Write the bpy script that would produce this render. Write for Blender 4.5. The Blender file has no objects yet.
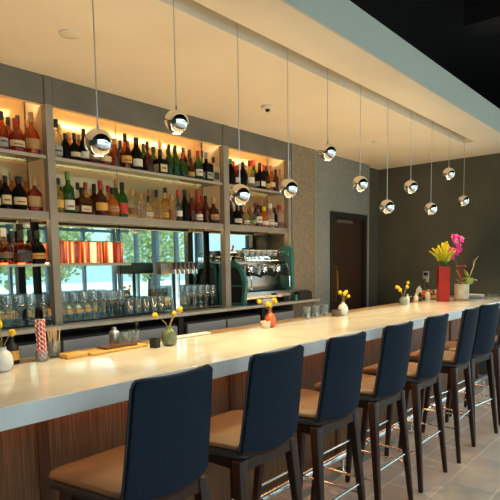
import bpy, bmesh, math, random
from mathutils import Vector, Matrix
R = math.radians
PI = math.pi
sc = bpy.context.scene
COL = sc.collection

# ------------------------------------------------------------------ camera
def srgb(r, g, b):
    f = lambda c: (c / 255 / 12.92) if c / 255 <= 0.04045 else ((c / 255 + 0.055) / 1.055) ** 2.4
    return (f(r), f(g), f(b), 1.0)

cam_data = bpy.data.cameras.new('camera')
cam = bpy.data.objects.new('camera', cam_data)
COL.objects.link(cam)
yaw, pit, rol = 0.71145, 0.094427, -0.014552
fw = Vector((math.cos(yaw) * math.cos(pit), math.sin(yaw) * math.cos(pit), -math.sin(pit)))
r0 = Vector((math.sin(yaw), -math.cos(yaw), 0)); u0 = r0.cross(fw)
rv = math.cos(rol) * r0 + math.sin(rol) * u0
uv = -math.sin(rol) * r0 + math.cos(rol) * u0
mw = Matrix((rv, uv, -fw)).transposed().to_4x4(); mw.translation = Vector((0, 0, 1.53))
cam.matrix_world = mw
cam_data.sensor_fit = 'HORIZONTAL'; cam_data.sensor_width = 36.0
cam_data.lens = 526.1 / 500 * 36
cam_data.shift_y = 64.07 / 500
cam_data.clip_start = 0.05
sc.camera = cam

# ------------------------------------------------------------------ light and exposure
w = bpy.data.worlds.new('sky'); sc.world = w; w.use_nodes = True
# bright overcast sky: three to four times brighter overhead than at the horizon
wn = w.node_tree; bg = wn.nodes['Background']; bg.inputs[1].default_value = 5.0
wt = wn.nodes.new('ShaderNodeTexCoord'); ws = wn.nodes.new('ShaderNodeSeparateXYZ'); wr = wn.nodes.new('ShaderNodeValToRGB')
wn.links.new(wt.outputs['Generated'], ws.inputs[0]); wn.links.new(ws.outputs['Z'], wr.inputs[0]); wn.links.new(wr.outputs[0], bg.inputs[0])
wr.color_ramp.elements[0].position = 0.02; wr.color_ramp.elements[0].color = (.20, .30, .32, 1)
wr.color_ramp.elements[1].position = 0.45; wr.color_ramp.elements[1].color = (.80, .95, 1.06, 1)
sc.view_settings.view_transform = 'Standard'; sc.view_settings.look = 'None'
sc.view_settings.gamma = 1.0; sc.view_settings.use_curve_mapping = False
sc.view_settings.exposure = 0.08
sc.cycles.use_denoising = True
sc.cycles.transparent_max_bounces = 24
sc.cycles.max_bounces = 8
sc.cycles.glossy_bounces = 5
sc.cycles.caustics_reflective = False
sc.cycles.caustics_refractive = False
sc.cycles.sample_clamp_indirect = 4.0

def area_light(name, loc, rot, sx, sy, power, color=(1, 1, 1), portal=False, spread=None):
    l = bpy.data.lights.new(name, 'AREA'); l.shape = 'RECTANGLE'; l.size = sx; l.size_y = sy
    l.energy = power; l.color = color[:3]
    if portal: l.cycles.is_portal = True
    if spread: l.spread = spread
    o = bpy.data.objects.new(name, l); COL.objects.link(o); o.location = loc; o.rotation_euler = rot
    return o
WARM = (1.0, 0.66, 0.34)
WARM2 = (1.0, 0.72, 0.42)
# daylight enters through the two glazed walls of the room
area_light('window_portal_side', (2.36, -2.42, 1.85), (R(90), 0, 0), 9.8, 3.5, 1, portal=True)
area_light('window_portal_far', (7.30, -.45, 1.75), (0, R(90), 0), 3.2, 3.9, 1, portal=True)
# added uplights, unseen behind the bar, to warm and brighten the ceiling
for k in range(4):
    area_light('ceiling_fill_light', (-.2 + 2.0 * k, 2.72, .90), (R(180), 0, 0), 1.9, .05, (9, 11.5, 14, 14.5)[k], (1.0, .66, .31))
WARM = (1.0, 0.66, 0.34)
WARM2 = (1.0, 0.72, 0.42)

# ------------------------------------------------------------------ materials
def mat(name, color, rough=0.5, metal=0.0, spec=0.5, emit=None, estr=0.0, trans=0.0, coat=0.0):
    m = bpy.data.materials.new(name); m.use_nodes = True
    b = m.node_tree.nodes['Principled BSDF']
    b.inputs['Base Color'].default_value = color
    b.inputs['Roughness'].default_value = rough
    b.inputs['Metallic'].default_value = metal
    b.inputs['Specular IOR Level'].default_value = spec
    b.inputs['Transmission Weight'].default_value = trans
    b.inputs['Coat Weight'].default_value = coat
    if emit:
        b.inputs['Emission Color'].default_value = emit; b.inputs['Emission Strength'].default_value = estr
    return m
def N(m, t, **kw):
    n = m.node_tree.nodes.new(t)
    for k, v in kw.items():
        if k in n.inputs.keys(): n.inputs[k].default_value = v
        else: setattr(n, k, v)
    return n
def L(m, a, b): m.node_tree.links.new(a, b)
def noisy(m, c1, c2, scale=(1, 1, 1), nscale=5.0, detail=4.0, bump=0.0, rough=None, lo=0.3, hi=0.7, distort=0.0):
    """colour from stretched noise in object space, optional bump and roughness range"""
    b = m.node_tree.nodes['Principled BSDF']
    tc = N(m, 'ShaderNodeTexCoord'); mp = N(m, 'ShaderNodeMapping'); mp.inputs['Scale'].default_value = scale
    L(m, tc.outputs['Object'], mp.inputs[0])
    nz = N(m, 'ShaderNodeTexNoise', Scale=nscale, Detail=detail, Distortion=distort); L(m, mp.outputs[0], nz.inputs['Vector'])
    cr = N(m, 'ShaderNodeValToRGB'); L(m, nz.outputs['Fac'], cr.inputs[0])
    cr.color_ramp.elements[0].position = lo; cr.color_ramp.elements[0].color = c1
    cr.color_ramp.elements[1].position = hi; cr.color_ramp.elements[1].color = c2
    L(m, cr.outputs[0], b.inputs['Base Color'])
    if bump:
        bp = N(m, 'ShaderNodeBump', Strength=bump, Distance=0.01); L(m, nz.outputs['Fac'], bp.inputs['Height']); L(m, bp.outputs[0], b.inputs['Normal'])
    if rough:
        mr = N(m, 'ShaderNodeMapRange'); mr.inputs['To Min'].default_value = rough[0]; mr.inputs['To Max'].default_value = rough[1]
        L(m, nz.outputs['Fac'], mr.inputs[0]); L(m, mr.outputs[0], b.inputs['Roughness'])
    return m
def thin_glass(name, tint, rough=0.02, ior=1.45, body=None, body_fac=0.0, edge=3.5):
    """see-through thin glass: tinted transparency with a fresnel reflection, optionally a little solid body colour"""
    m = bpy.data.materials.new(name); m.use_nodes = True
    nt = m.node_tree; nt.nodes.remove(nt.nodes['Principled BSDF']); out = nt.nodes['Material Output']
    t = N(m, 'ShaderNodeBsdfTransparent')
    lw = N(m, 'ShaderNodeLayerWeight', Blend=0.5)
    dp = N(m, 'ShaderNodeMath', operation='POWER'); L(m, lw.outputs['Facing'], dp.inputs[0]); dp.inputs[1].default_value = 2.0
    tm = N(m, 'ShaderNodeMix', data_type='RGBA'); L(m, dp.outputs[0], tm.inputs['Factor']); tm.inputs[6].default_value = tint
    tm.inputs[7].default_value = tuple(c ** edge for c in tint[:3]) + (1,) ; L(m, tm.outputs[2], t.inputs[0])
    g = N(m, 'ShaderNodeBsdfGlossy'); g.inputs['Roughness'].default_value = rough
    mx = N(m, 'ShaderNodeMixShader')
    pw = N(m, 'ShaderNodeMath', operation='POWER'); L(m, lw.outputs['Facing'], pw.inputs[0]); pw.inputs[1].default_value = 4.0
    f0 = ((ior - 1) / (ior + 1)) ** 2
    f = N(m, 'ShaderNodeMath', operation='MULTIPLY_ADD'); L(m, pw.outputs[0], f.inputs[0]); f.inputs[1].default_value = .9 - f0; f.inputs[2].default_value = f0
    L(m, f.outputs[0], mx.inputs[0]); L(m, t.outputs[0], mx.inputs[1]); L(m, g.outputs[0], mx.inputs[2])
    last = mx
    if body:
        d = N(m, 'ShaderNodeBsdfDiffuse'); d.inputs[0].default_value = body
        tl = N(m, 'ShaderNodeBsdfTranslucent'); tl.inputs[0].default_value = body
        ad = N(m, 'ShaderNodeMixShader'); ad.inputs[0].default_value = 0.5
        L(m, d.outputs[0], ad.inputs[1]); L(m, tl.outputs[0], ad.inputs[2])
        m2 = N(m, 'ShaderNodeMixShader'); m2.inputs[0].default_value = body_fac
        L(m, mx.outputs[0], m2.inputs[1]); L(m, ad.outputs[0], m2.inputs[2]); last = m2
    L(m, last.outputs[0], out.inputs[0])
    return m
def emitter(name, color, strength):
    m = bpy.data.materials.new(name); m.use_nodes = True
    nt = m.node_tree; nt.nodes.remove(nt.nodes['Principled BSDF'])
    e = N(m, 'ShaderNodeEmission'); e.inputs[0].default_value = color; e.inputs[1].default_value = strength
    L(m, e.outputs[0], nt.nodes['Material Output'].inputs[0]); return m

M = {}
M['ceiling'] = noisy(mat('ceiling_paint', srgb(226, 216, 196), 0.75), srgb(228, 217, 196), srgb(236, 226, 206), nscale=1.2, lo=.35, hi=.65)
M['fascia'] = mat('fascia_paint', srgb(200, 198, 186), 0.8)
M['black_ceiling'] = mat('black_ceiling', srgb(20, 20, 19), 0.95, spec=.1)
M['duct'] = mat('painted_duct', srgb(20, 20, 20), 0.95, spec=.1)
M['far_wall'] = noisy(mat('dark_plaster', srgb(76, 77, 67), 0.85), srgb(71, 72, 62), srgb(83, 83, 72), nscale=2.0, detail=6, bump=.05)
M['panel'] = noisy(mat('grey_shelf_panel', srgb(93, 93, 87), 0.6), srgb(85, 85, 79), srgb(103, 102, 95), nscale=3.5, detail=6)
M['post'] = noisy(mat('grey_post', srgb(135, 129, 118), 0.5), srgb(126, 120, 110), srgb(145, 138, 127), nscale=4)
M['cream'] = mat('cream_lining', srgb(226, 204, 168), 0.6)
M['shelf_edge'] = mat('brushed_shelf_edge', srgb(165, 155, 140), 0.4, 0.35)
M['ledge'] = noisy(mat('grey_ledge', srgb(176, 172, 164), 0.35), srgb(166, 162, 154), srgb(188, 184, 176), nscale=9)
def wallpaper(name, c1, c2):
    m = mat(name, c1, 0.5, 0.0)
    b = m.node_tree.nodes['Principled BSDF']
    tc = N(m, 'ShaderNodeTexCoord')
    v = N(m, 'ShaderNodeTexVoronoi', Scale=42.0); L(m, tc.outputs['Object'], v.inputs['Vector'])
    n = N(m, 'ShaderNodeTexNoise', Scale=14.0, Detail=6.0); L(m, tc.outputs['Object'], n.inputs['Vector'])
    mul = N(m, 'ShaderNodeMath', operation='MULTIPLY'); L(m, v.outputs['Distance'], mul.inputs[0]); L(m, n.outputs['Fac'], mul.inputs[1])
    cr = N(m, 'ShaderNodeValToRGB'); L(m, mul.outputs[0], cr.inputs[0])
    cr.color_ramp.elements[0].position = 0.05; cr.color_ramp.elements[0].color = c1
    cr.color_ramp.elements[1].position = 0.45; cr.color_ramp.elements[1].color = c2
    L(m, cr.outputs[0], b.inputs['Base Color'])
    bp = N(m, 'ShaderNodeBump', Strength=.35, Distance=.008); L(m, mul.outputs[0], bp.inputs['Height']); L(m, bp.outputs[0], b.inputs['Normal'])
    return m
M['paper_blue'] = wallpaper('slate_wallpaper', srgb(112, 118, 117), srgb(134, 141, 140))
M['paper_warm_lit'] = wallpaper('warm_lit_wallpaper', srgb(114, 103, 87), srgb(140, 128, 108))  # same wallpaper, with warm light put into its colour
M['stone'] = noisy(mat('pale_stone', srgb(210, 207, 200), 0.11, coat=0.0), srgb(200, 197, 190), srgb(222, 219, 212), scale=(1, 1.6, 1), nscale=2.2, detail=8, lo=.3, hi=.62, distort=1.2)
def woodgrain(name, c1, c2, scale, rough=0.45, nscale=6):
    m = mat(name, c1, rough, spec=.25); return noisy(m, c1, c2, scale=scale, nscale=nscale, detail=6, bump=.05, lo=.32, hi=.68, distort=.4)
M['bar_wood'] = woodgrain('walnut_veneer', srgb(74, 49, 31), srgb(130, 91, 60), (30, 30, .5))
M['batten'] = woodgrain('dark_walnut_batten', srgb(70, 42, 28), srgb(98, 62, 42), (22, 22, .9))
M['trim_wood'] = woodgrain('oiled_wood_rail', srgb(112, 92, 70), srgb(148, 124, 96), (1, 22, 22))
M['leg'] = woodgrain('dark_stool_wood', srgb(38, 20, 13), srgb(58, 33, 22), (24, 24, 1.2), rough=.5)
M['stool_rim'] = woodgrain('stool_shell_wood', srgb(50, 32, 22), srgb(64, 44, 31), (3, 20, 20), rough=.75)
M['leather'] = noisy(mat('tan_leather', srgb(92, 67, 46), 0.5), srgb(86, 62, 42), srgb(100, 73, 51), nscale=7, detail=5, bump=.03)
M['navy'] = noisy(mat('navy_fabric', srgb(22, 31, 42), 0.85, spec=.15), srgb(19, 28, 39), srgb(25, 34, 46), nscale=160, detail=2, bump=.08)
M['piping'] = mat('dark_piping', srgb(30, 32, 36), 0.6)
M['chrome'] = mat('chrome', (.86, .84, .82, 1), 0.03, 1.0)
M['steel'] = noisy(mat('brushed_steel', (.55, .55, .54, 1), 0.28, 1.0), (.48, .48, .47, 1), (.62, .62, .60, 1), scale=(1, 1, 40), nscale=8, rough=(.22, .38))
M['satin'] = mat('satin_steel', (.80, .77, .72, 1), 0.22, .85)
M['fridge'] = noisy(mat('fridge_steel', srgb(160, 166, 172), 0.4, .35), srgb(146, 152, 158), srgb(172, 178, 184), scale=(1, 1, 30), nscale=6, rough=(.3, .45))
M['black'] = mat('matt_black', srgb(20, 19, 19), 0.6)
M['dark'] = mat('dark_recess', srgb(30, 28, 27), 0.7)
M['mirror'] = mat('mirror_glass', (.58, .70, .69, 1), 0.005, 1.0)
M['door'] = woodgrain('brown_door', srgb(48, 35, 28), srgb(60, 44, 35), (10, 10, .7), rough=.4)
M['brass'] = mat('brass_plate', srgb(170, 130, 78), 0.3, 1.0)
M['led'] = emitter('warm_led', (1.0, .74, .40, 1), 52.0)
M['led_low'] = emitter('warm_led_low', (1.0, .72, .38, 1), 13.0)
M['led_orange'] = emitter('amber_led', (1.0, .42, .13, 1), 24.0)
M['lens'] = emitter('lamp_lens', (1.0, .80, .52, 1), 9.0)
M['glass'] = thin_glass('clear_glass', (.88, .93, .94, 1), .05, 2.2, body=srgb(210, 222, 224), body_fac=.13, edge=3.0)
M['window_glass'] = thin_glass('window_glass', (.93, .97, .97, 1), .0, 1.35)
M['shelf_glass'] = thin_glass('shelf_glass', (.72, .78, .76, 1), .06, 1.5, body=srgb(150, 150, 140), body_fac=.35)
M['teal'] = mat('teal_enamel', srgb(54, 116, 113), 0.25)
M['white'] = mat('white_ceramic', srgb(236, 232, 224), 0.25)
M['cup_cream'] = mat('cream_ceramic', srgb(240, 226, 200), 0.4)
M['sage'] = noisy(mat('sage_glaze', srgb(96, 106, 76), 0.2), srgb(78, 90, 62), srgb(128, 136, 104), nscale=9)
M['orange'] = noisy(mat('orange_glaze', srgb(214, 92, 48), 0.35), srgb(200, 80, 40), srgb(226, 108, 62), nscale=8)
M['grey_glaze'] = noisy(mat('grey_glaze', srgb(132, 138, 132), 0.4), srgb(112, 120, 114), srgb(156, 160, 152), nscale=14)
M['brown_glaze'] = mat('brown_glaze', srgb(92, 74, 60), 0.4)
M['yellow'] = noisy(mat('yellow_bloom', srgb(240, 194, 26), 0.85), srgb(230, 172, 16), srgb(250, 214, 48), nscale=140, bump=.6)
M['stem'] = mat('dry_stem', srgb(150, 130, 80), 0.7)
M['green_stem'] = mat('green_stem', srgb(92, 116, 50), 0.6)
M['red_vase'] = noisy(mat('red_lacquer', srgb(150, 32, 14), 0.4, spec=.3), srgb(142, 28, 12), srgb(160, 38, 18), nscale=5)
M['concrete'] = noisy(mat('cast_concrete', srgb(188, 180, 164), 0.85), srgb(168, 160, 146), srgb(206, 198, 182), nscale=12, detail=8, bump=.1)
M['concrete_reflect'] = mat('brown_reflection', srgb(150, 122, 96), 0.7)
M['yellow_flower'] = mat('yellow_spikes', srgb(232, 214, 36), 0.7)
M['lime_flower'] = mat('lime_buds', srgb(168, 178, 44), 0.7)
M['pink'] = mat('orchid_pink', srgb(214, 40, 142), 0.6)
M['pink_light'] = mat('orchid_pale', srgb(236, 150, 196), 0.6)
M['leaf'] = noisy(mat('fresh_leaf', srgb(148, 168, 70), 0.5), srgb(120, 148, 52), srgb(186, 196, 104), nscale=20)
M['red_stem'] = mat('dark_red_stems', srgb(130, 44, 32), 0.6)
M['twig'] = mat('bare_twig', srgb(176, 156, 128), 0.8)
M['bamboo'] = woodgrain('bamboo', srgb(206, 156, 78), srgb(226, 182, 108), (1.5, 24, 24))
M['menu'] = mat('brown_leather_cover', srgb(92, 58, 36), 0.5)
M['stick'] = woodgrain('birch_stick', srgb(206, 176, 132), srgb(226, 200, 160), (20, 20, 1))
M['paper'] = mat('white_paper', srgb(238, 232, 218), 0.8)
M['grey_plastic'] = mat('grey_plastic', srgb(160, 165, 165), 0.4)
M['screen'] = mat('dark_screen', srgb(22, 24, 26), 0.2)
M['white_plastic'] = mat('white_plastic', srgb(224, 216, 200), 0.5)
M['asphalt'] = noisy(mat('outside_paving', srgb(190, 188, 180), 0.9), srgb(180, 178, 170), srgb(200, 198, 190), nscale=3)
M['foliage'] = noisy(mat('tree_leaves', srgb(150, 160, 100), 0.7), srgb(128, 146, 82), srgb(196, 200, 136), nscale=3)
M['bark'] = mat('tree_bark', srgb(84, 70, 56), 0.9)
M['pillar'] = mat('window_pillar', srgb(120, 130, 134), 0.6)

def straw_mat():
    m = mat('striped_paper_straw', srgb(230, 60, 50), 0.7); b = m.node_tree.nodes['Principled BSDF']
    tc = N(m, 'ShaderNodeTexCoord'); sp = N(m, 'ShaderNodeSeparateXYZ'); L(m, tc.outputs['Object'], sp.inputs[0])
    at_ = N(m, 'ShaderNodeMath', operation='ARCTAN2'); L(m, sp.outputs['Y'], at_.inputs[0]); L(m, sp.outputs['X'], at_.inputs[1])
    a = N(m, 'ShaderNodeMath', operation='DIVIDE'); L(m, at_.outputs[0], a.inputs[0]); a.inputs[1].default_value = 2 * PI
    z = N(m, 'ShaderNodeMath', operation='MULTIPLY'); L(m, sp.outputs['Z'], z.inputs[0]); z.inputs[1].default_value = 42.0
    s = N(m, 'ShaderNodeMath', operation='ADD'); L(m, a.outputs[0], s.inputs[0]); L(m, z.outputs[0], s.inputs[1])
    fr = N(m, 'ShaderNodeMath', operation='FRACT'); L(m, s.outputs[0], fr.inputs[0])
    gt = N(m, 'ShaderNodeMath', operation='GREATER_THAN'); L(m, fr.outputs[0], gt.inputs[0]); gt.inputs[1].default_value = 0.5
    mx = N(m, 'ShaderNodeMix', data_type='RGBA'); L(m, gt.outputs[0], mx.inputs['Factor'])
    mx.inputs[6].default_value = srgb(226, 48, 42); mx.inputs[7].default_value = srgb(246, 236, 222)
    L(m, mx.outputs[2], b.inputs['Base Color']); return m
M['straw'] = straw_mat()

def tile_mat():
    m = mat('grey_tan_tile', srgb(150, 140, 128), 0.22); b = m.node_tree.nodes['Principled BSDF']
    tc = N(m, 'ShaderNodeTexCoord'); mp = N(m, 'ShaderNodeMapping'); mp.inputs['Location'].default_value = (0.12, -1.28, 0)
    L(m, tc.outputs['Object'], mp.inputs[0])
    br = N(m, 'ShaderNodeTexBrick'); L(m, mp.outputs[0], br.inputs['Vector'])
    br.inputs['Scale'].default_value = 1.0; br.inputs['Brick Width'].default_value = 0.62; br.inputs['Row Height'].default_value = 0.31
    br.inputs['Mortar Size'].default_value = 0.004; br.inputs['Color1'].default_value = srgb(184, 168, 148); br.inputs['Color2'].default_value = srgb(198, 181, 160)
    br.inputs['Mortar'].default_value = srgb(222, 210, 192)
    nz = N(m, 'ShaderNodeTexNoise', Scale=5.0, Detail=6.0); L(m, tc.outputs['Object'], nz.inputs['Vector'])
    mx = N(m, 'ShaderNodeMix', data_type='RGBA', blend_type='OVERLAY'); mx.inputs['Factor'].default_value = .25
    L(m, br.outputs['Color'], mx.inputs[6]); L(m, nz.outputs['Fac'], mx.inputs[7]); L(m, mx.outputs[2], b.inputs['Base Color'])
    mr = N(m, 'ShaderNodeMapRange'); mr.inputs['To Min'].default_value = .16; mr.inputs['To Max'].default_value = .34
    L(m, nz.outputs['Fac'], mr.inputs[0]); L(m, mr.outputs[0], b.inputs['Roughness'])
    return m
M['tile'] = tile_mat()

def glow_streak_mat():
    """copper cylinder: its warm reflections painted as emissive streaks around the side"""
    m = bpy.data.materials.new('painted_glow_streaks'); m.use_nodes = True; nt = m.node_tree
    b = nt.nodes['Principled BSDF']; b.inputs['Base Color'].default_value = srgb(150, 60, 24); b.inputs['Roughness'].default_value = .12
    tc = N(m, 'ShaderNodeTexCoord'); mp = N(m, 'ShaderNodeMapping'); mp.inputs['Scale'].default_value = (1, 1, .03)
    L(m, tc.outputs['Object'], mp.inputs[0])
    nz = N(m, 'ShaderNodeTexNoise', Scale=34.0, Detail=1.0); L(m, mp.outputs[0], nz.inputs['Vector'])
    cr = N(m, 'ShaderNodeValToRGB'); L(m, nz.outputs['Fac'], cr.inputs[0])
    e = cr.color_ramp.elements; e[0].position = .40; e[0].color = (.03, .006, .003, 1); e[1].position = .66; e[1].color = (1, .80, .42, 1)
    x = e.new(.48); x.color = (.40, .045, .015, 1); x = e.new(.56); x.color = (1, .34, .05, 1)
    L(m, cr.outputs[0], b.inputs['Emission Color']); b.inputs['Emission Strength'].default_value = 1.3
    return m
M['cylinder'] = glow_streak_mat()
M['mirror_cream'] = mat('mirror_cream_reflection', srgb(214, 174, 122), 0.2, .52)  # mirror backing with the reflected cream put into its colour

# ------------------------------------------------------------------ mesh helpers
class MB:
    def __init__(s): s.bm = bmesh.new()
    def box(s, x0, x1, y0, y1, z0, z1, taper=None):
        v = [s.bm.verts.new(p) for p in [(x0, y0, z0), (x1, y0, z0), (x1, y1, z0), (x0, y1, z0), (x0, y0, z1), (x1, y0, z1), (x1, y1, z1), (x0, y1, z1)]]
        for f in ((0, 3, 2, 1), (4, 5, 6, 7), (0, 1, 5, 4), (1, 2, 6, 5), (2, 3, 7, 6), (3, 0, 4, 7)): s.bm.faces.new([v[i] for i in f])
        return s
    def bar(s, p, q, wp, wq, dp=None, dq=None):
        """rectangular bar from p to q, section w (x) by d (y) at each end, level cut"""
        dp = dp or wp; dq = dq or wq
        v = []
        for c, a, b in ((p, wp, dp), (q, wq, dq)):
            for sx, sy in ((-1, -1), (1, -1), (1, 1), (-1, 1)): v.append(s.bm.verts.new((c[0] + sx * a / 2, c[1] + sy * b / 2, c[2])))
        for f in ((0, 3, 2, 1), (4, 5, 6, 7), (0, 1, 5, 4), (1, 2, 6, 5), (2, 3, 7, 6), (3, 0, 4, 7)): s.bm.faces.new([v[i] for i in f])
        return s
    def lathe(s, prof, c=(0, 0, 0), seg=16, sx=1.0, sy=1.0, cap=True, M4=None):
        rings = []
        for r, z in prof:
            ring = []
            for i in range(seg):
                a = 2 * PI * i / seg
                p = Vector((r * math.cos(a) * sx, r * math.sin(a) * sy, z))
                if M4: p = M4 @ p
                ring.append(s.bm.verts.new(p + Vector(c)))
            rings.append(ring)
        for a, b in zip(rings, rings[1:]):
            for i in range(seg): s.bm.faces.new((a[i], a[(i + 1) % seg], b[(i + 1) % seg], b[i]))
        if cap:
            if prof[0][0] > 1e-6: s.bm.faces.new(list(reversed(rings[0])))
            if prof[-1][0] > 1e-6: s.bm.faces.new(rings[-1])
        return s
    def tube(s, pts, r, seg=8, cap=True):
        pts = [Vector(p) for p in pts]; rad = r if isinstance(r, (list, tuple)) else [r] * len(pts)
        rings = []; up = None
        for i, p in enumerate(pts):
            d = (pts[min(i + 1, len(pts) - 1)] - pts[max(i - 1, 0)]).normalized()
            if up is None: up = Vector((0, 0, 1)) if abs(d.z) < .9 else Vector((1, 0, 0))
            a = d.cross(up).normalized(); b = a.cross(d).normalized(); up = b
            rings.append([s.bm.verts.new(p + (a * math.cos(2 * PI * k / seg) + b * math.sin(2 * PI * k / seg)) * rad[i]) for k in range(seg)])
        for a, b in zip(rings, rings[1:]):
            for i in range(seg): s.bm.faces.new((a[i], b[i], b[(i + 1) % seg], a[(i + 1) % seg]))
        if cap: s.bm.faces.new(rings[0]); s.bm.faces.new(list(reversed(rings[-1])))
        return s
    def sphere(s, c, r, u=16, v=10, sx=1, sy=1, sz=1):
        prof = [(max(r * math.sin(PI * i / v), 1e-7), -r * math.cos(PI * i / v) * sz) for i in range(v + 1)]
        return s.lathe(prof, c, u, sx, sy, cap=False)
    def prism(s, poly, y0, y1):
        """polygon of (x, z) points extruded along y"""
        a = [s.bm.verts.new((x, y0, z)) for x, z in poly]; b = [s.bm.verts.new((x, y1, z)) for x, z in poly]
        s.bm.faces.new(a); s.bm.faces.new(list(reversed(b)))
        for i in range(len(poly)): s.bm.faces.new((a[(i + 1) % len(a)], a[i], b[i], b[(i + 1) % len(b)]))
        return s
    def poly(s, pts):
        s.bm.faces.new([s.bm.verts.new(p) for p in pts]); return s
    def build(s, name, material, parent=None, smooth=True, bevel=0.0, ang=35, loc=None, weld=True):
        if weld: bmesh.ops.remove_doubles(s.bm, verts=s.bm.verts, dist=1e-5)
        bmesh.ops.recalc_face_normals(s.bm, faces=s.bm.faces)
        if bevel:
            ed = [e for e in s.bm.edges if len(e.link_faces) == 2 and e.calc_face_angle(0) > R(ang)]
            bmesh.ops.bevel(s.bm, geom=ed, offset=bevel, segments=2, profile=.5, affect='EDGES', clamp_overlap=True)
        for f in s.bm.faces: f.smooth = smooth
        for e in s.bm.edges:
            if len(e.link_faces) == 2 and e.calc_face_angle(0) > R(ang): e.smooth = False
        me = bpy.data.meshes.new(name); s.bm.to_mesh(me); s.bm.free(); me.materials.append(material)
        o = bpy.data.objects.new(name, me); COL.objects.link(o)
        if parent: o.parent = parent
        if loc: o.location = loc
        return o
def tag(o, label, cat, group=None, kind=None):
    if label: o['label'] = label
    if cat: o['category'] = cat
    if group: o['group'] = group
    if kind: o['kind'] = kind
    return o
def empty(name, label, cat, loc=(0, 0, 0), rz=0, group=None):
    o = bpy.data.objects.new(name, None); COL.objects.link(o); o.location = loc; o.rotation_euler = (0, 0, rz)
    o.empty_display_size = .1
    return tag(o, label, cat, group)
def struct(name, mb, m, **k):
    o = mb.build(name, m, smooth=False, **k); o['kind'] = 'structure'; return o
def copy_tree(root, loc, rz=None, label=None):
    r = root.copy(); COL.objects.link(r); r.location = loc
    if rz is not None: r.rotation_euler = (0, 0, rz)
    if label: r['label'] = label
    for ch in list(root.children):
        c = ch.copy(); COL.objects.link(c); c.parent = r
        for g in list(ch.children):
            d = g.copy(); COL.objects.link(d); d.parent = c
    return r
ORD = ['first', 'second', 'third', 'fourth', 'fifth', 'sixth', 'seventh', 'eighth', 'ninth', 'tenth', 'eleventh', 'twelfth', 'thirteenth',
       'fourteenth', 'fifteenth', 'sixteenth', 'seventeenth', 'eighteenth', 'nineteenth', 'twentieth', 'twenty-first', 'twenty-second', 'twenty-third', 'twenty-fourth', 'twenty-fifth']

# ------------------------------------------------------------------ the setting
XF = 7.32            # far wall
YW = 3.656           # face of the shelf wall
ZC = 2.90            # lowered ceiling
SL0, SL1, SLX = 2.085, 2.215, 6.44   # slot the pendants hang from
XB = -2.6
struct('floor', MB().box(XB, XF + .2, -2.62, 4.2, -.08, 0), M['tile'])
cl = MB()
cl.box(XB, XF, 1.749, SL0, ZC, ZC + .24).box(XB, XF, SL1, 4.2, ZC, ZC + .24).box(SLX, XF, SL0, SL1, ZC, ZC + .24).box(XB, SLX, SL0, SL1, ZC + .17, ZC + .24)
struct('ceiling', cl, M['ceiling'])
struct('trim_1', MB().box(XB, XF, 1.735, 1.749, ZC, ZC + .235), M['fascia'])
struct('ceiling_upper', MB().box(XB, XF + .2, -2.62, 4.2, 3.75, 3.85), M['black_ceiling'])
struct('wall_far', MB().box(XF, XF + .15, 1.55, 4.2, 0, 3.1).box(XF, XF + .15, -2.5, 1.55, 2.95, 3.1).box(XF, XF + .15, -2.5, 1.55, 0, .15), M['far_wall'])
struct('wall_far_upper', MB().box(XF, XF + .15, -2.5, 4.2, 3.101, 3.75), M['black_ceiling'])
struct('wall_near', MB().box(XB - .15, XB, -2.62, 4.2, 0, 3.75), M['far_wall'])
struct('wall_right', MB().box(XB, XF, -2.625, -2.5, 3.6, 3.75).box(XB, XF, -2.625, -2.5, 0, .12), M['far_wall'])
# shelf wall: the part with the door, the textured end panel, the dark strip before the corner
wl = MB()
wl.box(5.47, 5.83, YW, YW + .12, 0, ZC).box(6.79, 6.86, YW, YW + .12, 0, ZC).box(5.83, 6.79, YW, YW + .12, 2.19, ZC)
struct('wall_left', wl, M['paper_blue'])
struct('wall_left_return', MB().box(5.00, 5.468, YW - .012, 4.05, 0, ZC), M['paper_warm_lit'])
struct('wall_left_corner', MB().box(6.862, XF, YW + .09, YW + .2, 0, ZC), M['far_wall'])
struct('trim_2', MB().box(5.458, 5.474, YW - .018, YW - .002, 0, ZC), M['shelf_edge'])
struct('wall_left_end', MB().box(XB, .6, YW, 4.05, 0, ZC), M['paper_warm_lit'])
struct('wall_behind', MB().box(XB, 5.83, 4.05, 4.15, 0, 3.0).box(5.47, XF, YW + .22, YW + .3, 0, 3.0), M['far_wall'])
struct('trim_3', MB().box(6.842, 6.8615, YW - .006, YW - .0005, 0, ZC), M['shelf_edge'])
# door
dr = MB().box(5.91, 6.71, YW + .035, YW + .08, 0, 2.12).build('door_1', M['door'], smooth=False); dr['kind'] = 'structure'
fr = MB().box(5.83, 5.905, YW - .012, YW + .11, 0, 2.19).box(6.715, 6.79, YW - .012, YW + .11, 0, 2.19).box(5.905, 6.715, YW - .012, YW + .11, 2.125, 2.19)
fr.build('door_frame', M['black'], dr, smooth=False)
MB().box(5.965, 6.045, YW + .026, YW + .034, 1.02, 1.50).build('push_plate', M['brass'], dr, smooth=False)
MB().tube([(6.0, YW + .03, 1.10), (6.0, YW - .01, 1.12), (6.0, YW - .015, 1.28), (6.0, YW - .01, 1.42), (6.0, YW + .03, 1.44)], .009).build('pull_handle', M['brass'], dr)
MB().box(6.05, 6.45, YW + .022, YW + .034, 2.06, 2.10).build('door_closer', M['steel'], dr, smooth=False)
# painted ducts and beams under the black ceiling
for i, (x, wd) in enumerate(((1.2, .22), (3.0, .16), (4.6, .3), (6.2, .18))):
    d = MB().box(x, x + wd, -2.4, 1.6, 3.45, 3.73).build('ceiling_beam', M['duct'], smooth=False); d['kind'] = 'structure'
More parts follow.
